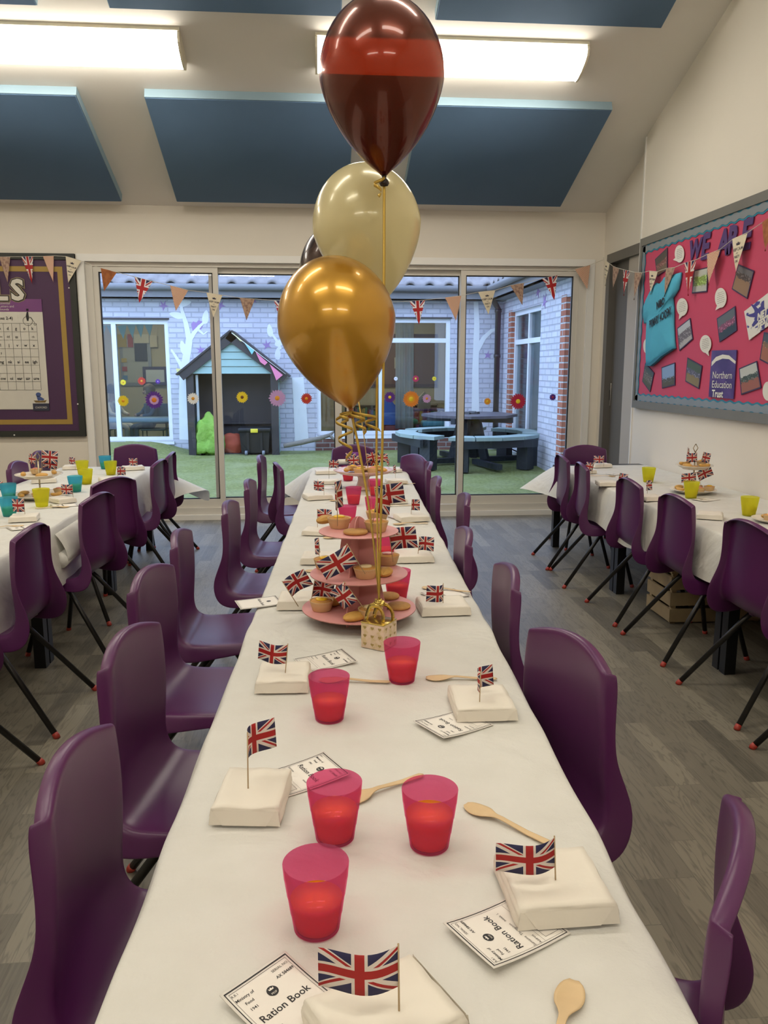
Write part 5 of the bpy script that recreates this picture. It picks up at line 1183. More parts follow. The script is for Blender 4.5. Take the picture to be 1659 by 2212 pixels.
p = at(742, 1004, TZ); tag(MB().tube([(-.04, 0, .02), (.04, 0, .02)], .02, 16).build('rolled_napkin', M_wrap, None, (p.x, p.y, TZ+.002)), 'rolled white napkin at the far head of the middle table', 'napkin')

# ================================================================ balloons and their weight
M_gold = mat('gold_foil', (.62, .46, .13), .22, .9, var=.12, vs=25, bmp=.3, bs=40, bd=.003); M_rib = mat('gold_ribbon', (.52, .34, .06), .3, .45)
def heart(s): return [(s*(.8*math.sin(q)**3), s*(.05*(13*math.cos(q)-5*math.cos(2*q)-2*math.cos(3*q)-math.cos(4*q)))) for q in [2*math.pi*i/20 for i in range(20)]]
N_, Lc = at(829, 1409), at(779, 1399); ux = (N_-Lc); ux.z = 0; W_ = .068; ux.normalize(); uy = Vector((-ux.y, ux.x, 0)); bc = N_ - ux*W_/2 + uy*W_/2
bx = thing('balloon_weight', 'little gold and pink heart patterned box weighing down the balloons', 'balloon weight', (bc.x, bc.y, TZ+.0015), math.atan2(ux.y, ux.x)); hb = W_/2
MB().rbox((-hb, -hb, 0), (hb, hb, W_), .0015).build('box_body', blotch_mat('pale_pink_gold_card', (.72, .55, .42), (.62, .47, .26), 60, .45, .62, .4, 'Object'), bx)
MB().rbox((-hb-.0008, -hb-.0008, W_-.002), (hb+.0008, hb+.0008, W_+.0015), .001).build('foil_lid', M_gold, bx)
m_ = MB()
for face in range(2):
    for i in range(3):
        for j in range(3):
            pts = heart(.0062); cx_, cz_ = -.022+.022*i, .012+.022*j
            if face == 0: V = [(cx_+a, -hb-.0006, cz_+b) for a, b in pts]
            else: V = [(hb+.0006, cx_+a, cz_+b) for a, b in pts]
            m_.add(V, [tuple(range(len(pts)))])
m_.build('heart_print', mat('gold_print', (.40, .29, .10), .4, .4), bx)
def strip(mb, pts, w, nrm=None, th=.0005):
    pts = [Vector(p) for p in pts]; n = len(pts); V = []
    for i, p in enumerate(pts):
        t_ = (pts[min(i+1, n-1)]-pts[max(i-1, 0)]).normalized(); nn = nrm(i/(n-1)) if nrm else Vector((0, -1, 0)); s_ = t_.cross(nn)
        s_ = s_.normalized() if s_.length > 1e-5 else Vector((1, 0, 0)); k = s_.cross(t_).normalized()
        V += [p-s_*w/2-k*th/2, p+s_*w/2-k*th/2, p+s_*w/2+k*th/2, p-s_*w/2+k*th/2]
    Fc = [(4*i+a, 4*i+(a+1) % 4, 4*i+4+(a+1) % 4, 4*i+4+a) for i in range(n-1) for a in range(4)] + [(3, 2, 1, 0), tuple(4*(n-1)+a for a in range(4))]
    mb.add(V, Fc, 0, True)
for s_ in (-1, 1):
    m_ = MB(); strip(m_, [(s_*.006+.028*math.cos(q)*(1 if s_ > 0 else .9), s_*.012+.004*math.sin(3*q), W_+.002+.042*math.sin(q)) for q in [math.pi*i/14 for i in range(15)]], .012, lambda q: Vector((.2, .98, .1))); m_.build('handle', M_gold, bx)
mb = MB(); blob(mb, (0, 0, W_+.046), (.014, .012, .012), 5, .5); mb.build('knot', M_gold, bx)
TIE = bc + Vector((0, 0, W_+.050))
def balloon_mat(name, col, tr, metal, rough, tcol):
    m = bpy.data.materials.new(name); nt, out = nodes_of(m); n = tex(nt, 'ShaderNodeTexNoise', Scale=5.0)
    b = principled(nt, None, mixc(nt, n.outputs[0], tuple(x*.95 for x in col), tuple(min(1, x*1.05) for x in col)), rough, metal, Coat_Weight=.6, Coat_Roughness=.06)
    tp = nt.nodes.new('ShaderNodeBsdfTransparent'); tp.inputs[0].default_value = col4(tcol)
    tl = nt.nodes.new('ShaderNodeBsdfTranslucent'); tl.inputs[0].default_value = col4(col)
    a = nt.nodes.new('ShaderNodeMixShader'); a.inputs[0].default_value = .35 if metal < .3 else .15; nt.links.new(b.outputs[0], a.inputs[1]); nt.links.new(tl.outputs[0], a.inputs[2])
    mx = nt.nodes.new('ShaderNodeMixShader'); mx.inputs[0].default_value = tr; nt.links.new(a.outputs[0], mx.inputs[1]); nt.links.new(tp.outputs[0], mx.inputs[2]); nt.links.new(mx.outputs[0], out.inputs[0]); return m
def balloon(q, D, dia, lab, mtl, neck_m, tilt, wob, curl, hk=1.0):
    c = EYEP + ray(*q)*D; a = dia/2
    t = thing('balloon', lab, 'balloon', c, 0, 'helium balloons tied to the gold box')
    Mt = EU(R(tilt[0]), R(tilt[1]), 0)
    prof = [(0, 1.13*a*hk)]
    for i in range(1, 15): q_ = math.pi/2*i/14; prof.append((a*math.sin(q_), 1.13*a*hk*math.cos(q_)))
    for i in range(1, 24):
        s_ = i/23; r_ = a*(math.cos(math.pi/2*s_**1.06)**.82)*(1-.06*math.sin(math.pi*s_)); prof.append((max(r_, .007), -1.42*a*hk*s_))
    MB().lathe(prof[::-1], 48, 0, Mt).build('balloon_body', mtl, t)
    zb = -1.42*a*hk
    MB().lathe([(.007, zb+.002), (.0052, zb-.006), (.0105, zb-.012), (.0125, zb-.018), (.009, zb-.024), (0, zb-.026)], 16, 0, Mt).build('knot', neck_m, t)
    tip = Mt @ Vector((0, 0, zb-.008)); end = TIE - Vector(c); m_ = MB(); pts = []
    for i in range(41):
        s_ = i/40; e = tip.lerp(end, s_); pts.append(e + Vector((wob[0]*math.sin(math.pi*s_), wob[1]*math.sin(math.pi*s_), 0)))
    strip(m_, pts, .0068, lambda s_: Vector((math.sin(s_*wob[2]), -math.cos(s_*wob[2]), 0))); m_.build('ribbon', M_rib, t)
    if curl:
        for (x0, y0, L_, r0, turns, ph) in curl:
            m_ = MB(); P = []
            for i in range(int(turns*16)+1):
                s_ = i/(turns*16); q_ = ph+2*math.pi*turns*s_; rr = r0*(.8+.4*math.sin(s_*5)); P.append(tip + Vector((x0*s_+rr*math.cos(q_)-rr*math.cos(ph), y0-.02+rr*.7*math.sin(q_), -L_*s_)))
            strip(m_, P, .0072, lambda s_: Vector((0, 0, 1)) if False else Vector((math.cos(ph+2*math.pi*turns*s_), math.sin(ph+2*math.pi*turns*s_), 0))); m_.build('curl', M_rib, t)
    return t
M_bc = balloon_mat('copper_latex', (.115, .022, .009), .105, .6, .26, (.9, .20, .04)); M_bg = balloon_mat('gold_latex', (.60, .32, .035), .02, .55, .30, (.8, .5, .1)); M_bw = balloon_mat('cream_latex', (.82, .75, .47), .06, .1, .25, (.9, .85, .65)); M_bd = balloon_mat('chocolate_latex', (.040, .014, .009), .01, .4, .25, (.4, .15, .1))
M_bk = mat('dark_latex_neck', (.02, .012, .01), .35); M_bo = mat('gold_latex_neck', (.35, .10, .02), .35)
balloon((825, 166), 1.93, .300, 'metallic copper brown balloon at the top of the picture, in front of a strip light', M_bc, M_bk, (2, -1.5), (.004, 0, .6), [(-.012, 0, .045, .010, 1.2, .4)], 1.04)
balloon((728, 702), 2.03, .298, 'shiny gold balloon, lowest of the bunch', M_bg, M_bo, (1, -9), (.01, 0, 1.2), [(.0, -.01, .125, .020, 2.5, .5), (.035, .0, .06, .014, 2.2, 2.0), (-.02, .0, .03, .014, 1.3, 1.0), (.06, .01, .05, .02, 1.5, 3.5)])
balloon((793, 492), 2.25, .302, 'cream balloon between the copper and the gold balloon', M_bw, M_bk, (0, -8), (-.004, .02, .8), None)
balloon((742, 590), 2.72, .296, 'dark chocolate balloon peeping out behind the gold and cream balloons', M_bd, M_bk, (0, -4), (.012, -.02, 2.0), None)
# ================================================================ window stickers
def flower(q, rpx, Y, petal, centre, lab, n=16, petal2=None, cat='window sticker', group='flower stickers on the glass doors'):
    c = aty(*q, Y); r_ = rpx/F_PX*(c-EYEP).dot(FW)
    t = thing('flower_sticker', lab, cat, c, 0, group)
    for k, (mm, s0, y) in enumerate(((petal, 1.0, 0), (petal2 or petal, .72 if petal2 is None else .55, -.0008))):
        m_ = MB()
        for i in range(n):
            a = 2*math.pi*(i+.5*k)/n; ca, sa = math.cos(a), math.sin(a); w = math.pi/n*1.15*r_*s0*.62
            P = [(0, 0), (.55*r_*s0, w*.9), (.82*r_*s0, w), (r_*s0*(.96+.04*math.sin(i*2.3)), .25*w), (r_*s0*(.96+.04*math.sin(i*2.3)), -.25*w), (.82*r_*s0, -w), (.55*r_*s0, -w*.9)]
            yy = y-.0002*(i % 3); m_.add([(x*ca-z*sa, yy, x*sa+z*ca) for x, z in P], [tuple(range(7))])
        m_.build('petal_ring', mm, t)
    m_ = MB(); m_.lathe([(.27*r_, 0), (.25*r_, .0012), (0, .0015)], 20, 0, Matrix.Rotation(R(90), 4, 'X') @ T(0, 0, .001)); m_.build('flower_centre', centre, t)
    return t
def pm(n, c): return mat(n, c, .5, var=.05)
C_ = {k: pm('petal_'+k, v) for k, v in dict(yellow=(.80, .62, .02), purple=(.09, .015, .25), white=(.80, .82, .82), lilac=(.52, .32, .62), red=(.50, .03, .01), orange=(.72, .22, .015), crimson=(.42, .008, .05), brown=(.16, .06, .01), pinkish=(.62, .25, .45), amber=(.72, .32, .02)).items()}
ya, yb = YP+.01+.0165, YP+.01+.045+.0165
for q, r_, Y, a, b, n, p2, lab in [((266, 866), 12.5, ya, 'yellow', 'amber', 18, None, 'yellow flower sticker, leftmost on the left glass door'), ((333, 864), 20, ya, 'purple', 'orange', 20, 'lilac', 'large purple flower sticker with orange middle on the left glass door'), ((417, 861), 13, ya, 'white', 'amber', 16, None, 'white daisy sticker on the left glass door beside the playhouse'),
   ((523, 858), 13, yb, 'yellow', 'brown', 18, None, 'yellow flower sticker with brown middle over the playhouse doorway'), ((599, 860), 19, yb, 'lilac', 'amber', 18, None, 'large lilac flower sticker over the playhouse post'), ((662, 861), 12.5, yb, 'red', 'amber', 18, None, 'red flower sticker left of the gold balloon'),
   ((842, 858), 12.5, yb, 'purple', 'yellow', 18, None, 'purple flower sticker with yellow middle just right of the gold balloon'), ((888, 862), 18.5, yb, 'orange', 'yellow', 22, 'amber', 'large orange flower sticker above the picnic table'), ((922, 861), 10, yb, 'lilac', 'amber', 14, None, 'small pale lilac flower sticker right of the large orange one'),
   ((1053, 867), 8, ya, 'amber', 'yellow', 18, None, 'small amber flower sticker on the right glass door'), ((1119, 867), 18, ya, 'crimson', 'yellow', 20, None, 'large crimson flower sticker on the right glass door'), ((1194, 858), 7.5, ya, 'purple', 'red', 10, None, 'small purple flower sticker, rightmost on the glass doors')]:
    flower(q, r_, Y, C_[a], C_[b], lab, n, C_[p2] if p2 else None)
yw = YFW+.08  # small flat flower shapes laid on the far courtyard glass
for q, r_, a, b, lab in [((266, 826), 6.5, 'yellow', 'amber', 'small yellow flower shape on the far left courtyard window'), ((306, 823), 9, 'red', 'amber', 'red flower shape on the far left courtyard window'), ((341, 824), 5.5, 'purple', 'lilac', 'small purple flower shape on the far left courtyard window'), ((855, 818), 4.5, 'white', 'lilac', 'tiny white flower shape on the far right courtyard window'), ((898, 818), 7.5, 'crimson', 'yellow', 'crimson flower shape on the far right courtyard window'), ((938, 818), 5, 'yellow', 'amber', 'tiny yellow flower shape on the far right courtyard window')]:
    flower(q, r_, yw, C_[a], C_[b], lab, 12, None, 'window sticker', 'flower shapes on the far courtyard windows')

# ================================================================ bunting
M_pu = union_mat('union_pennant_cloth', 1.1, True); M_pc = check_mat('red_check_cloth'); M_pk_ = mat('cream_pennant', (.70, .61, .45), .75, var=.06, vs=20)
M_pf = blotch_mat('floral_brown_cloth', (.42, .28, .20), (.24, .14, .11), 7, .45, .62, .8); M_pr = blotch_mat('rust_cloth', (.36, .12, .035), (.24, .07, .02), 5, .4, .65, .8); M_pt = mat('navy_print', (.035, .03, .05), .7); M_str = mat('white_cord', (.6, .56, .48), .8)
KM = {'u': (M_pu, 'union flag pennant'), 'c': (M_pc, 'red check pennant'), 'k': (M_pk_, 'cream pennant printed KEEP CALM AND PARTY ON'), 'f': (M_pf, 'brown floral pennant'), 'r': (M_pr, 'rust brown pennant')}
def pennant(t, kind, P1, P2, TP, nrm):
    V = []; U = []; n = 8; m_ = MB(); ht = ((P1+P2)/2-TP).length
    def S_(u, v): return TP.lerp(P1.lerp(P2, u), v) + nrm*(.010*math.sin(v*2.6+u)*(1-v) + .004*math.sin(u*5)*v)
    V = [S_(i/6, j/n) for j in range(n+1) for i in range(7)]; U = [(.5+(i/6-.5)*j/n, j/n) for j in range(n+1) for i in range(7)]
    m_.add(V, [(j*7+i, j*7+i+1, (j+1)*7+i+1, (j+1)*7+i) for j in range(n) for i in range(6)], 0, True, U)
    o = m_.build('pennant', KM[kind][0], t); o['label'] = KM[kind][1]
    if kind == 'k':
        w = (P2-P1).length; l_ = MB()
        def fn(x, y):   # x in half widths at that height, y = v
            return S_(.5 + x/max(.05, y), y) + nrm*.0025
        put_text(l_, 'KEEP CALM', fn, 0, .66, 1, bold=.01, width=.58, sy=w/ht*1.25); put_text(l_, 'AND', fn, 0, .555, 1, width=.12, sy=w/ht*1.2); put_text(l_, 'PARTY', fn, 0, .455, 1, bold=.01, width=.33, sy=w/ht*1.3); put_text(l_, 'ON', fn, 0, .33, 1, bold=.01, width=.15, sy=w/ht*1.3)
        k = [(-.10, .77), (.10, .77), (.13, .84), (.06, .81), (0, .86), (-.06, .81), (-.13, .84)]; l_.add([fn(x*.9, y) for x, y in k], [tuple(range(7))]); l_.build('lettering', M_pt, o)
def bunting(lab, flags, pt, nrm, extra=()):
    t = thing('bunting', lab, 'bunting', (0, 0, 0)); line = [pt(*q) for q in extra[:1]]
    for kind, a, b, tip in flags:
        A, B, C3 = pt(*a), pt(*b), pt(*tip); pennant(t, kind, A, B, C3, nrm); line += [A, B]
    line += [pt(*q) for q in extra[1:]]
    MB().tube([p - nrm*.002 for p in line], .0022, 5).build('string', M_str, t)
YBN = 7.19
bunting('paper bunting sagging across the glass doors and the purple board', [('f', (-2, 555), (21.7, 554.6), (17, 612)), ('u', (46, 554.6), (71, 553.7), (70, 614)), ('c', (92.6, 553.7), (115.7, 552.6), (115.7, 610.4)), ('k', (141.8, 553.7), (175, 563.3), (147.6, 611.9)), ('r', (217.6, 579.2), (252.3, 587.9), (225.1, 629.8)), ('u', (290.8, 598), (330, 608), (301, 655)), ('c', (367.5, 616.8), (406.5, 627), (380, 672.4)), ('k', (445.8, 631.9), (480.5, 637.6), (460.8, 686)),
   ('f', (518, 643.4), (550.5, 645.7), (532.6, 692.6)), ('u', (592, 649), (626, 651), (607, 700)), ('c', (665, 653), (699, 654), (681, 702)), ('k', (738, 654), (772, 654), (754, 703)), ('f', (812, 653), (845, 652), (829, 700)), ('u', (884.8, 651), (918.7, 648), (905, 701)), ('c', (961.5, 643), (997, 638.5), (984.7, 692.6)), ('k', (1033, 631), (1070, 627), (1054.7, 679)), ('f', (1102, 616.8), (1132, 611), (1128, 658.8)), ('u', (1171, 602), (1204.6, 594), (1197, 648)), ('c', (1242, 582), (1275.5, 572), (1268, 624))],
   lambda x, y: aty(x, y, YBN), Vector((0, -1, 0)), ((-40, 553), (1306, 560)))
z6 = lambda x, y: (1270+x/4.265, 430+y/4.265)
XBN = 2.44
bunting('paper bunting sagging along the grey door and the pink display board', [('k', z6(155, 560), z6(195, 592), z6(165, 800)), ('f', z6(230, 620), z6(285, 640), z6(235, 840)), ('u', z6(325, 650), z6(385, 665), z6(335, 890)), ('f', z6(430, 675), z6(495, 680), z6(430, 930)), ('k', z6(565, 662), z6(638, 668), z6(582, 880)), ('f', z6(718, 640), z6(798, 630), z6(710, 900)), ('u', z6(888, 590), z6(992, 560), z6(930, 890)), ('c', z6(1097, 510), z6(1213, 465), z6(1118, 800)), ('k', z6(1330, 370), z6(1465, 310), z6(1370, 690)), ('r', z6(1605, 215), z6(1770, 110), z6(1640, 480))],
   lambda x, y: atx(x, y, XBN), Vector((-1, 0, 0)), (z6(140, 540), z6(1800, 90)))

# ================================================================ purple phonics board on the back wall
YW = YB-.001
p0_, p1_ = aty(165, 549, YB), aty(178, 942, YB); bx1, bz1, bz0, bx0 = -1.985, p0_.z, p1_.z, -3.75
t = thing('display_board', 'purple display board with gold border and black frame left of the glass doors', 'display board', (0, 0, 0))
M_bp = mat('purple_backing_paper', (.055, .017, .062), .5, var=.12, vs=2); M_gb = mat('gold_border_strip', (.34, .22, .05), .45, .2); M_bfm = mat('black_board_frame', (.018, .02, .016), .5)
MB().box((bx0, YB-.022, bz0), (bx1, YW, bz1)).build('backing', M_bp, t)
m_ = MB(); w = .05
for a in ((bx0, bz0, bx1, bz0+w), (bx0, bz1-w, bx1, bz1), (bx1-w, bz0+w, bx1, bz1-w), (bx0, bz0+w, bx0+w, bz1-w)): m_.box((a[0], YB-.035, a[1]), (a[2], YW, a[3]))
m_.build('frame', M_bfm, t); m_ = MB(); i0 = .105; w = .042
for a in ((bx0+i0, bz0+i0, bx1-i0, bz0+i0+w), (bx0+i0, bz1-i0-w, bx1-i0, bz1-i0), (bx1-i0-w, bz0+i0+w, bx1-i0, bz1-i0-w)): m_.box((a[0], YB-.0245, a[1]), (a[2], YB-.02, a[3]))
m_.build('border_strip', M_gb, t)
m_ = MB()
for q in ((149, 622), (168, 873), (31, 940)): c = aty(*q, YB-.035); m_.lathe([(.007, 0), (.005, .003), (0, .004)], 10, 0, T(c.x, YB-.0352, c.z) @ Matrix.Rotation(R(90), 4, 'X'))
m_.build('screw_cover', M_white, t)
# cut-out letters
def letter(ch, q0, q1, plane, nrm_off, mats, lab, grp, bold=.03, sz=None):
    """a card letter filling the px box q0..q1 on a plane"""
    a, b = plane(*q0), plane(*q1); 
    return a, b
M_lt, M_lo, M_lg = mat('white_card_letter', (.62, .58, .50), .6), mat('black_card_outline', (.015, .013, .012), .6), mat('gold_card_outline', (.22, .17, .10), .6)
for ch, xc, lab in (('L', 1, 'white cut-out letter L with dark outline at the left picture edge'), ('S', 37, 'white cut-out letter S with dark outline on the purple board')):
    c = aty(xc, 613, YB-.03); t = thing('cut_out_letter', lab, 'letter', c, 0, 'title letters on the purple board')
    for nm, mm, bo, y in (('shadow_card', M_lg, .09, 0), ('outline_card', M_lo, .06, -.003), ('letter_face', M_lt, .03, -.006)):
        m_ = MB(); put_text(m_, ch, lambda x, z: Vector((x, y, z)), 0, 0, .235, bold=bo); m_.build(nm, mm, t)
# phonics poster
pr_, pb_ = aty(92, 646, YB-.03), aty(104, 884, YB-.03); zt_ = pr_.z; zb_ = pb_.z; xr_ = (pr_.x+pb_.x)/2; xl_ = xr_-1.05
t = thing('phonics_poster', 'white phonics chart with a grid of letters pinned on the purple board', 'poster', (0, 0, 0)); M_pp = mat('poster_paper', (.58, .55, .48), .55); M_hd = mat('purple_header', (.16, .045, .17), .5)
MB().box((xl_, YB-.028, zb_), (xr_, YB-.0246, zt_)).build('sheet', M_pp, t); zh_ = zt_-.105
MB().box((xl_, YB-.0292, zh_), (xr_, YB-.0246, zt_)).build('header', M_hd, t)
y_ = YB-.0300; fn = lambda x, z: Vector((x, y_, z)); l_ = MB(); g_ = MB(); wht = MB()
cw, x_r, zg1 = .068, xr_-.055, zh_-.095; rows_ = ['nmdgok', 'flj vwx', '', '']; NR = 8; rh = .056 if False else (zg1-(zb_+.165))/8
GR = [['s','a','t','p','i','n','m','d','g','o','k'], ['ss','','tt','pp','','nn','mm','dd','gg','','ck'], ['e','u','r','h','b','f','l','j','v','w','x'], ['','','','','bb','ff','ll','','','',''], ['y','z','qu','ch','sh','th','ng','nk','ai','ee','igh'], ['']*11, ['oa','oo','ar','or','ur','oa','er','ow','oi','ear','air'], ['']*11]
GR[6] = ['', '', '', '', 'oa', 'or', 'ow', 'oi', 'ear', 'air', 'ure']
for r_ in range(NR+1): z = zg1-r_*rh; g_.box((x_r-11*cw, y_-.0003, z-.0008), (x_r, y_+.001, z+.0008))
for c in range(12): x = x_r-c*cw; g_.box((x-.0008, y_-.0003, zg1-NR*rh), (x+.0008, y_+.001, zg1))
for r_ in range(NR):
    for c in range(11):
        s_ = GR[r_][c]
        if s_: put_text(l_, s_, fn, x_r-(10.5-c)*cw, zg1-(r_+.5)*rh, .034 if r_ % 2 == 0 else .026, bold=.02 if r_ % 2 == 0 else 0)
put_text(l_, 'REVISION (Phases 2-4)', fn, x_r-.19, zh_-.045, .035, bold=.015, align='R'); g_.build('grid_lines', M_ink, t); l_.build('lettering', M_ink, t)
put_text(wht, 's', fn, xr_-.385, zt_-.055, .11, bold=.04)
for i, s_ in enumerate(('Essential', 'Letters and', 'Sounds')): put_text(wht, s_, fn, xr_-.345, zt_-.03-.025*i, .026, align='L')
ob = MB().box((xr_-.135, YB-.0294, zb_-.012), (xr_, YB-.0246, zb_+.05)); ob.build('publisher_block', mat('dark_blue_block', (.02, .022, .045), .5), t); put_text(wht, 'OXFORD', fn, xr_-.067, zb_+.02, .024); wht.build('white_lettering', M_pp, t)
pic = MB(); n = 24; c = (xr_-.125, zh_-.075); ring = [(c[0]+.038*math.cos(6.2832*i/n), c[1]+.038*math.sin(6.2832*i/n)) for i in range(n+1)]
pic.tube([Vector((x, y_, z)) for x, z in ring], .0012, 5); pic.tube([Vector((c[0]+.052, y_, c[1]-.028))]+[Vector((c[0]+.058+.010*math.cos(6.28*i/8), y_, c[1]-.028+.010*math.sin(6.28*i/8))) for i in range(9)], .001, 4)
pic.tube([Vector((c[0], y_, c[1]+.02)), Vector((c[0]+.03, y_, c[1]+.03)), Vector((c[0]+.058, y_, c[1]-.02))], .0014, 5); pic.add([fn(c[0]+a, c[1]+b) for a, b in ((-.006, .0), (.008, .0), (.012, .03), (.010, .075), (-.002, .075), (-.012, .04))], [tuple(range(6))]); pic.tube([Vector((c[0]+.004, y_, c[1]+.085)), Vector((c[0]+.004, y_, c[1]+.10))], .009, 8); pic.build('rider_drawing', M_ink, t)
nb = MB(); c = (xr_-.07, zb_+.075); nb.add([fn(c[0]+a, c[1]+b) for a, b in ((-.055, .0), (-.04, -.018), (.04, -.018), (.055, .004), (.03, .0), (0, -.004), (-.03, .0))], [tuple(range(7))]); nb.build('nest_drawing', mat('nest_brown', (.16, .10, .03), .7), t)
nb = MB(); nb.add([fn(c[0]+.022*math.cos(6.28*i/14)-.012, c[1]+.05+.018*math.sin(6.28*i/14)) for i in range(14)], [tuple(range(14))]); nb.add([fn(c[0]+a, c[1]+b) for a, b in ((-.03, .04), (-.02, .0), (.025, .0), (.035, .012), (.0, .035))], [tuple(range(5))]); nb.build('bird_drawing', mat('bird_blue', (.05, .08, .22), .6), t)

# ================================================================ pink display board on the right wall
Xb = XR-.001; fx = lambda x, y, off=.03: atx(x, y, XR-off)
a0, a1 = atx(1393, 517, XR), atx(1373, 880, XR); by1, bzt, bzb, by0 = (a0.y+a1.y)/2, a0.z+.0, a1.z, 3.55
t = thing('display_board', 'pink display board with grey frame and wavy blue border on the right wall', 'display board', (0, 0, 0))
M_pkb = mat('pink_backing_paper', (.52, .052, .115), .6, var=.05, vs=3); M_gfr = mat('grey_board_frame', (.17, .165, .15), .45, .1); M_corr = mat('silver_grey_border', (.26, .29, .31), .4, .3); M_teal = mat('turquoise_border_edge', (.015, .20, .30), .5)
MB().box((XR-.02, by0, bzb), (Xb, by1, bzt)).build('backing', M_pkb, t)
m_ = MB(); w = .055
for y0, z0, y1, z1 in ((by0, bzb, by1, bzb+w), (by0, bzt-w, by1, bzt), (by1-w*.6, bzb+w, by1, bzt-w)): m_.box((XR-.034, y0, z0), (Xb, y1, z1))
m_.build('frame', M_gfr, t)
def wavy(y0, z0, y1, z1, hz, m0):
    """strip with a scalloped outline"""
    L = abs(y1-y0) if hz else abs(z1-z0); n = int(L/.02); A = []; B = []
    for i in range(n+1):
        s_ = i/n; o = .006*math.sin(s_*L/.05*2*math.pi*.5)
        if hz: A.append((y0+(y1-y0)*s_, z0-o)); B.append((y0+(y1-y0)*s_, z1+o))
        else: A.append((y0-o, z0+(z1-z0)*s_)); B.append((y1+o, z0+(z1-z0)*s_))
    return A, B
wt, wg = MB(), MB()
for (y0, z0, y1, z1, hz) in ((by0, bzb+.045, by1-.03, bzb+.110, True), (by0, bzt-.115, by1-.03, bzt-.05, True), (by1-.095, bzb+.05, by1-.032, bzt-.05, False)):
    for mbx, ex, off in ((wt, 0, .0235), (wg, .011, .0255)):
        A, B = wavy(y0+(0 if hz else ex), z0+(ex if hz else 0), y1-(0 if hz else ex), z1-(ex if hz else 0), hz, 0); n = len(A)
        V = [(XR-off, a, b) for a, b in A] + [(XR-off, a, b) for a, b in B]; mbx.add(V, [(i, i+1, n+i+1, n+i) for i in range(n-1)])
wt.build('border_edge', M_teal, t); wg.build('border_strip', M_corr, t)
def card(name, pxs, th, mtl, lab, cat, group=None, off=.024, uv=True):
    """a sheet of card on the board: outline in photo pixels, taken to the wall plane"""
    P = [atx(x, y, XR-off) for x, y in pxs]; n = len(P); V = P + [p+Vector((-th, 0, 0)) for p in P]
    U = [(0, 1), (1, 1), (1, 0), (0, 0)]*2 if n == 4 else None
    m_ = MB().add(V, [tuple(range(n))[::-1], tuple(range(n, 2*n))] + [(i, (i+1) % n, n+(i+1) % n, n+i) for i in range(n)], 0, False, U)
    return tag(m_.build(name, mtl, fix=True), lab, cat, group)
PG = 'snapshots on the pink board'
for i, (q, mm, lab) in enumerate([([(620, 555), (735, 445), (735, 650), (640, 715)], ((.06, .05, .04), (.16, .06, .05), (.14, .10, .06)), 'snapshot of people on grey, top left of the pink board above the shirt'), ([(985, 655), (1110, 625), (1100, 855), (960, 870)], ((.50, .52, .46), (.20, .30, .06), (.46, .47, .42)), 'pale snapshot with green strokes beside the union pennant'),
   ([(1390, 600), (1535, 660), (1470, 920), (1328, 830)], ((.14, .13, .13), (.06, .04, .03), (.27, .16, .08)), 'snapshot of a sports hall under the cream pennant'), ([(825, 1190), (945, 1095), (970, 1290), (845, 1400)], ((.45, .48, .50), (.12, .10, .10), (.40, .38, .36)), 'snapshot of a crowd in white right of the shirt'),
   ([(1190, 1100), (1360, 985), (1375, 1210), (1215, 1320)], ((.10, .12, .13), (.20, .05, .10), (.02, .04, .05)), 'dark snapshot of a team in pink in the middle of the board'), ([(680, 1550), (805, 1505), (805, 1715), (685, 1745)], ((.22, .34, .55), (.06, .06, .05), (.08, .07, .04)), 'snapshot of a tower under blue sky at the bottom of the board'),
   ([(920, 1460), (1055, 1535), (1025, 1750), (900, 1680)], ((.06, .09, .05), (.08, .08, .12), (.22, .17, .07)), 'snapshot of children on a green field left of the purple trust sign'), ([(530, 1510), (612, 1600), (575, 1780), (503, 1680)], ((.05, .07, .06), (.10, .09, .07), (.07, .08, .04)), 'dark snapshot under the hem of the turquoise shirt'),
   ([(1395, 1560), (1560, 1490), (1600, 1740), (1415, 1805)], ((.48, .50, .46), (.04, .06, .04), (.30, .10, .06)), 'snapshot of a red running track right of the purple trust sign'), ([(1625, 1225), (1790, 1250), (1760, 1570), (1585, 1480)], ((.05, .07, .09), (.20, .12, .05), (.33, .12, .06)), 'snapshot of a red track cut by the right picture edge')]):
    hs = ((.35, .62), (.3, .7), (.55, .75), (.25, .65), (.35, .6), (.25, .42), (.4, .62), (.3, .7), (.42, .62), (.52, .68))[i]
    card('snapshot', [z6(*v) for v in q], .003, photo_mat('snapshot_print_%d' % i, *mm, hs[0], hs[1]), lab, 'photograph', PG)
M_bub = mat('white_bubble_card', (.70, .68, .62), .6); M_bub_e = mat('pencil_grey', (.30, .29, .28), .7)
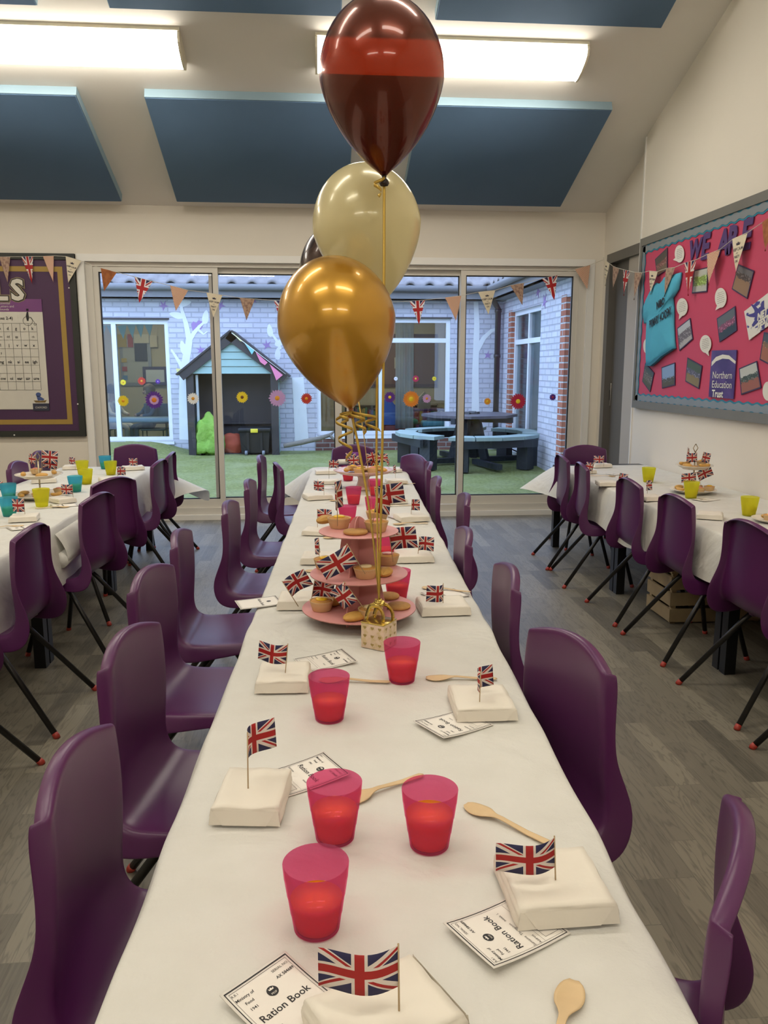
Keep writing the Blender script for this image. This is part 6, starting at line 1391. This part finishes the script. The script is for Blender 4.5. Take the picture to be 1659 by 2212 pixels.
for i, (c, rx, ry, tail, lab) in enumerate([((845, 505), 43, 80, (786, 560), 'white speech bubble at the top left of the pink board'), ((870, 995), 50, 82, (838, 1112), 'white speech bubble just right of the shirt sleeve'), ((1225, 910), 53, 92, (1176, 1025), 'white speech bubble under the check pennant'), ((1085, 1335), 52, 82, (1116, 1445), 'white speech bubble above the purple trust sign'), ((538, 1355), 26, 65, (560, 1420), 'white speech bubble half hidden behind the turquoise shirt'), ((1660, 1770), 48, 88, (1690, 1870), 'white speech bubble cut by the right picture edge')]):
    n = 26; pts = []; ta = math.atan2(tail[1]-c[1], tail[0]-c[0])
    for k in range(n):
        a = ta+.28 + (2*math.pi-.56)*k/(n-1); pts.append(z6(c[0]+rx*math.cos(a), c[1]+ry*math.sin(a)))
    pts.append(z6(*tail)); o = card('speech_bubble', pts, .002, M_bub, lab, 'speech bubble', 'white speech bubbles on the pink board', .028)
    l_ = MB()
    for r_ in range(6 if i < 4 else 0):
        yy = c[1]-ry*.55+ry*.2*r_; ww = rx*.62*math.sqrt(max(.1, 1-((yy-c[1])/ry)**2)); xs = c[0]-ww
        while xs < c[0]+ww-6:
            d = 5+9*rnd.random(); A, B = z6(xs, yy-(xs-c[0])*.35), z6(min(xs+d, c[0]+ww), yy-(min(xs+d, c[0]+ww)-c[0])*.35); l_.tube([atx(*A, XR-.0305), atx(*B, XR-.0305)], .0012, 4); xs += d+5
    if l_.v: l_.build('handwriting', M_bub_e, o)
M_ltr = mat('purple_card_letter', (.075, .035, .15), .55, var=.1, vs=30)
def on_board(org, dy, dz, off):
    return lambda x, z: Vector((XR-off, org.y - x*dy, org.z + z*dz))
for ch, c, hgt, wd, lab in [('W', (995, 462), 185, .9, 'purple cut-out letter W on the pink board'), ('E', (1093, 435), 240, .9, 'purple cut-out letter E of the first word on the pink board'), ('A', (1257, 400), 250, 1, 'purple cut-out letter A on the pink board'), ('R', (1352, 365), 262, 1, 'purple cut-out letter R on the pink board'), ('E', (1472, 325), 285, 1, 'purple cut-out letter E of the second word, behind the cream pennant')]:
    o = atx(*z6(*c), XR-.024); top = atx(*z6(c[0], c[1]-hgt/2), XR-.024); s_ = (top.z-o.z)*2/.62
    m_ = MB(); V, Fc, w, cx_, cy_, h = text_geo(ch, .045); k = (top.z-o.z)*2/h; A = [(XR-.026, o.y-(vx-cx_)*k*.95-(vy-cy_)*k*.12, o.z+(vy-cy_)*k) for vx, vy, vz in V]
    nV = len(A); B = [(x-.004, y, z) for x, y, z in A]; ed = {}
    for f in Fc:
        for i in range(len(f)):
            e = (f[i], f[(i+1) % len(f)]); r2 = (e[1], e[0])
            if r2 in ed: del ed[r2]
            else: ed[e] = 1
    m_.add(A+B, [f[::-1] for f in Fc] + [tuple(nV+i for i in f) for f in Fc] + [(a, b, nV+b, nV+a) for a, b in ed]); tag(m_.build('cut_out_letter', M_ltr), lab, 'letter', 'title letters on the pink board')
# T-shirt
sh = [(640, 772), (672, 782), (700, 750), (715, 722), (790, 700), (868, 676), (862, 740), (845, 830), (806, 892), (790, 912), (800, 1000), (800, 1150), (806, 1300), (815, 1375), (770, 1405), (700, 1450), (650, 1500), (600, 1540), (548, 1530), (545, 1400), (550, 1250), (556, 1140), (528, 1148), (520, 1060), (524, 990), (545, 930), (575, 870), (610, 800)]
P = [atx(*z6(*q), XR-.026) for q in sh]; cen = sum(P, Vector())/len(P); n = len(P)
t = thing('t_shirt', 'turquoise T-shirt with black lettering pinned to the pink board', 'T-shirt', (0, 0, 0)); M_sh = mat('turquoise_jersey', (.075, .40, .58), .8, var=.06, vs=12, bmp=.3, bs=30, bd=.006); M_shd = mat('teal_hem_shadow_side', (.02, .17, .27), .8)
m_ = MB(); V = P + [p+Vector((-.012, 0, 0)) for p in P] + [p.lerp(cen, .12)+Vector((-.026, 0, 0)) for p in P] + [p.lerp(cen, .5)+Vector((-.032-.005*math.sin(i*1.9), 0, 0)) for i, p in enumerate(P)] + [cen+Vector((-.034, 0, 0))]
Fc = [tuple(range(n))[::-1]] + [(k*n+i, k*n+(i+1) % n, (k+1)*n+(i+1) % n, (k+1)*n+i) for k in range(3) for i in range(n)] + [(3*n+i, 3*n+(i+1) % n, 4*n) for i in range(n)]
m_.add(V, Fc, 0, True); m_.build('shirt_body', M_sh, t, fix=True)
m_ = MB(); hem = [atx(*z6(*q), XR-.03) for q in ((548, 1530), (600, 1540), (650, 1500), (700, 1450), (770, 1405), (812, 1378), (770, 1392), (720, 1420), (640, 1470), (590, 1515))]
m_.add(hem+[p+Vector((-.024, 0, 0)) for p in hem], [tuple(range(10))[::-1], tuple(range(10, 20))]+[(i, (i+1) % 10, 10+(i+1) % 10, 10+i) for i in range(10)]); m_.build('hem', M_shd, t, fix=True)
m_ = MB(); o = atx(*z6(665, 985), XR-.064); put_text(m_, 'NIBO', on_board(o, 1, 1, .064), 0, .02, .060, bold=.04, rot=.22, width=.13, sy=1.3); o = atx(*z6(667, 1050), XR-.064); put_text(m_, 'PRIMARY ACADEMY', on_board(o, 1, 1, .064), 0, -.03, .06, bold=.03, rot=.22, width=.37, sy=1.9); m_.build('lettering', M_ink, t)
# posters on the board
t_ = card('festival_poster', [z6(1445, 1035), z6(1730, 815), z6(1770, 1090), z6(1490, 1300)], .004, blotch_mat('splash_print', (.70, .68, .64), (.055, .05, .26), 3.4, .56, .60, .6), 'white poster with purple splash reading NET FEST', 'poster', None, .026)
q0, q1 = atx(*z6(1545, 1085), XR-.031), atx(*z6(1690, 1010), XR-.031); sk = (q1.z-q0.z)/(q0.y-q1.y)
l_ = MB(); bgm = MB()
for s_, c in (('NET', (1612, 1040)), ('FEST', (1620, 1105))):
    o = atx(*z6(*c), XR-.0315); put_text(l_, s_, lambda x, z: Vector((XR-.0325, o.y-x, o.z+z+x*.30)), 0, 0, .052, bold=.06)
n = 40; c = (1600, 1070); bgm.add([atx(*z6(c[0]+(96+36*math.sin(i*5.1)+16*math.sin(i*2.3))*math.cos(6.2832*i/n), c[1]+(96+36*math.sin(i*5.1)+16*math.sin(i*2.3))*math.sin(6.2832*i/n)), XR-.0312) for i in range(n)]+[atx(*z6(*c), XR-.0312)], [(i, (i+1) % n, n) for i in range(n)])
bgm.build('splash', mat('purple_splash', (.05, .045, .24), .6), t_); l_.build('lettering', M_bub, t_)
t_ = card('trust_sign', [z6(1148, 1395), z6(1376, 1390), z6(1345, 1842), z6(1118, 1822)], .005, blotch_mat('purple_sign_print', (.055, .03, .16), (.11, .06, .25), 2.0, .4, .7, .25), 'purple sign with white arc reading Northern Education Trust', 'sign', None, .026)
l_ = MB()
for s_, c, b in (('Northern', (1148, 1600), .0), ('Education', (1143, 1685), .0), ('Trust', (1140, 1770), .03)):
    o = atx(*z6(*c), XR-.0325); put_text(l_, s_, on_board(o, 1, 1, .0325), .004, 0, .062, bold=b, align='L')
up_, lo_ = [(1141, 1500), (1180, 1455), (1240, 1432), (1300, 1440), (1362, 1495)], [(1138, 1540), (1180, 1495), (1240, 1470), (1300, 1475), (1358, 1520)]
V = [atx(*z6(*q), XR-.0322) for q in up_+lo_]; l_.add(V, [(i, i+1, 6+i, 5+i) for i in range(4)]); l_.build('lettering', M_bub, t_)
# ================================================================ camera, sky, view
cam = bpy.data.cameras.new('camera'); co = bpy.data.objects.new('camera', cam); COL.objects.link(co); S.camera = co
cam.sensor_fit = 'HORIZONTAL'; cam.sensor_width = 36; cam.lens = 36*F_PX/1659; cam.clip_start = .02; cam.clip_end = 200
Mc = Matrix((RT, UP, -FW)).transposed().to_4x4(); Mc.translation = EYEP; co.matrix_world = Mc
w = bpy.data.worlds.new('overcast_sky'); S.world = w; w.use_nodes = True; nt = w.node_tree; nt.nodes.clear()
o_ = nt.nodes.new('ShaderNodeOutputWorld'); bg = nt.nodes.new('ShaderNodeBackground'); nt.links.new(bg.outputs[0], o_.inputs[0])
tc = nt.nodes.new('ShaderNodeTexCoord'); n = nt.nodes.new('ShaderNodeTexNoise'); n.inputs['Scale'].default_value = 2.0; nt.links.new(tc.outputs['Generated'], n.inputs['Vector'])
nt.links.new(mixc(nt, n.outputs[0], (.44, .62, 1.0), (.54, .70, 1.0)), bg.inputs[0]); bg.inputs[1].default_value = SKY
S.view_settings.view_transform = 'Standard'; S.view_settings.look = 'None'; S.view_settings.gamma = 1; S.view_settings.exposure = EXPO; S.view_settings.use_curve_mapping = False
cy = S.cycles; cy.max_bounces = 8; cy.diffuse_bounces = 4; cy.glossy_bounces = 3; cy.transmission_bounces = 4; cy.transparent_max_bounces = 16
cy.caustics_reflective = False; cy.caustics_refractive = False; cy.use_denoising = True; cy.sample_clamp_indirect = 4.0
try: cy.denoiser = 'OPENIMAGEDENOISE'
except Exception: pass
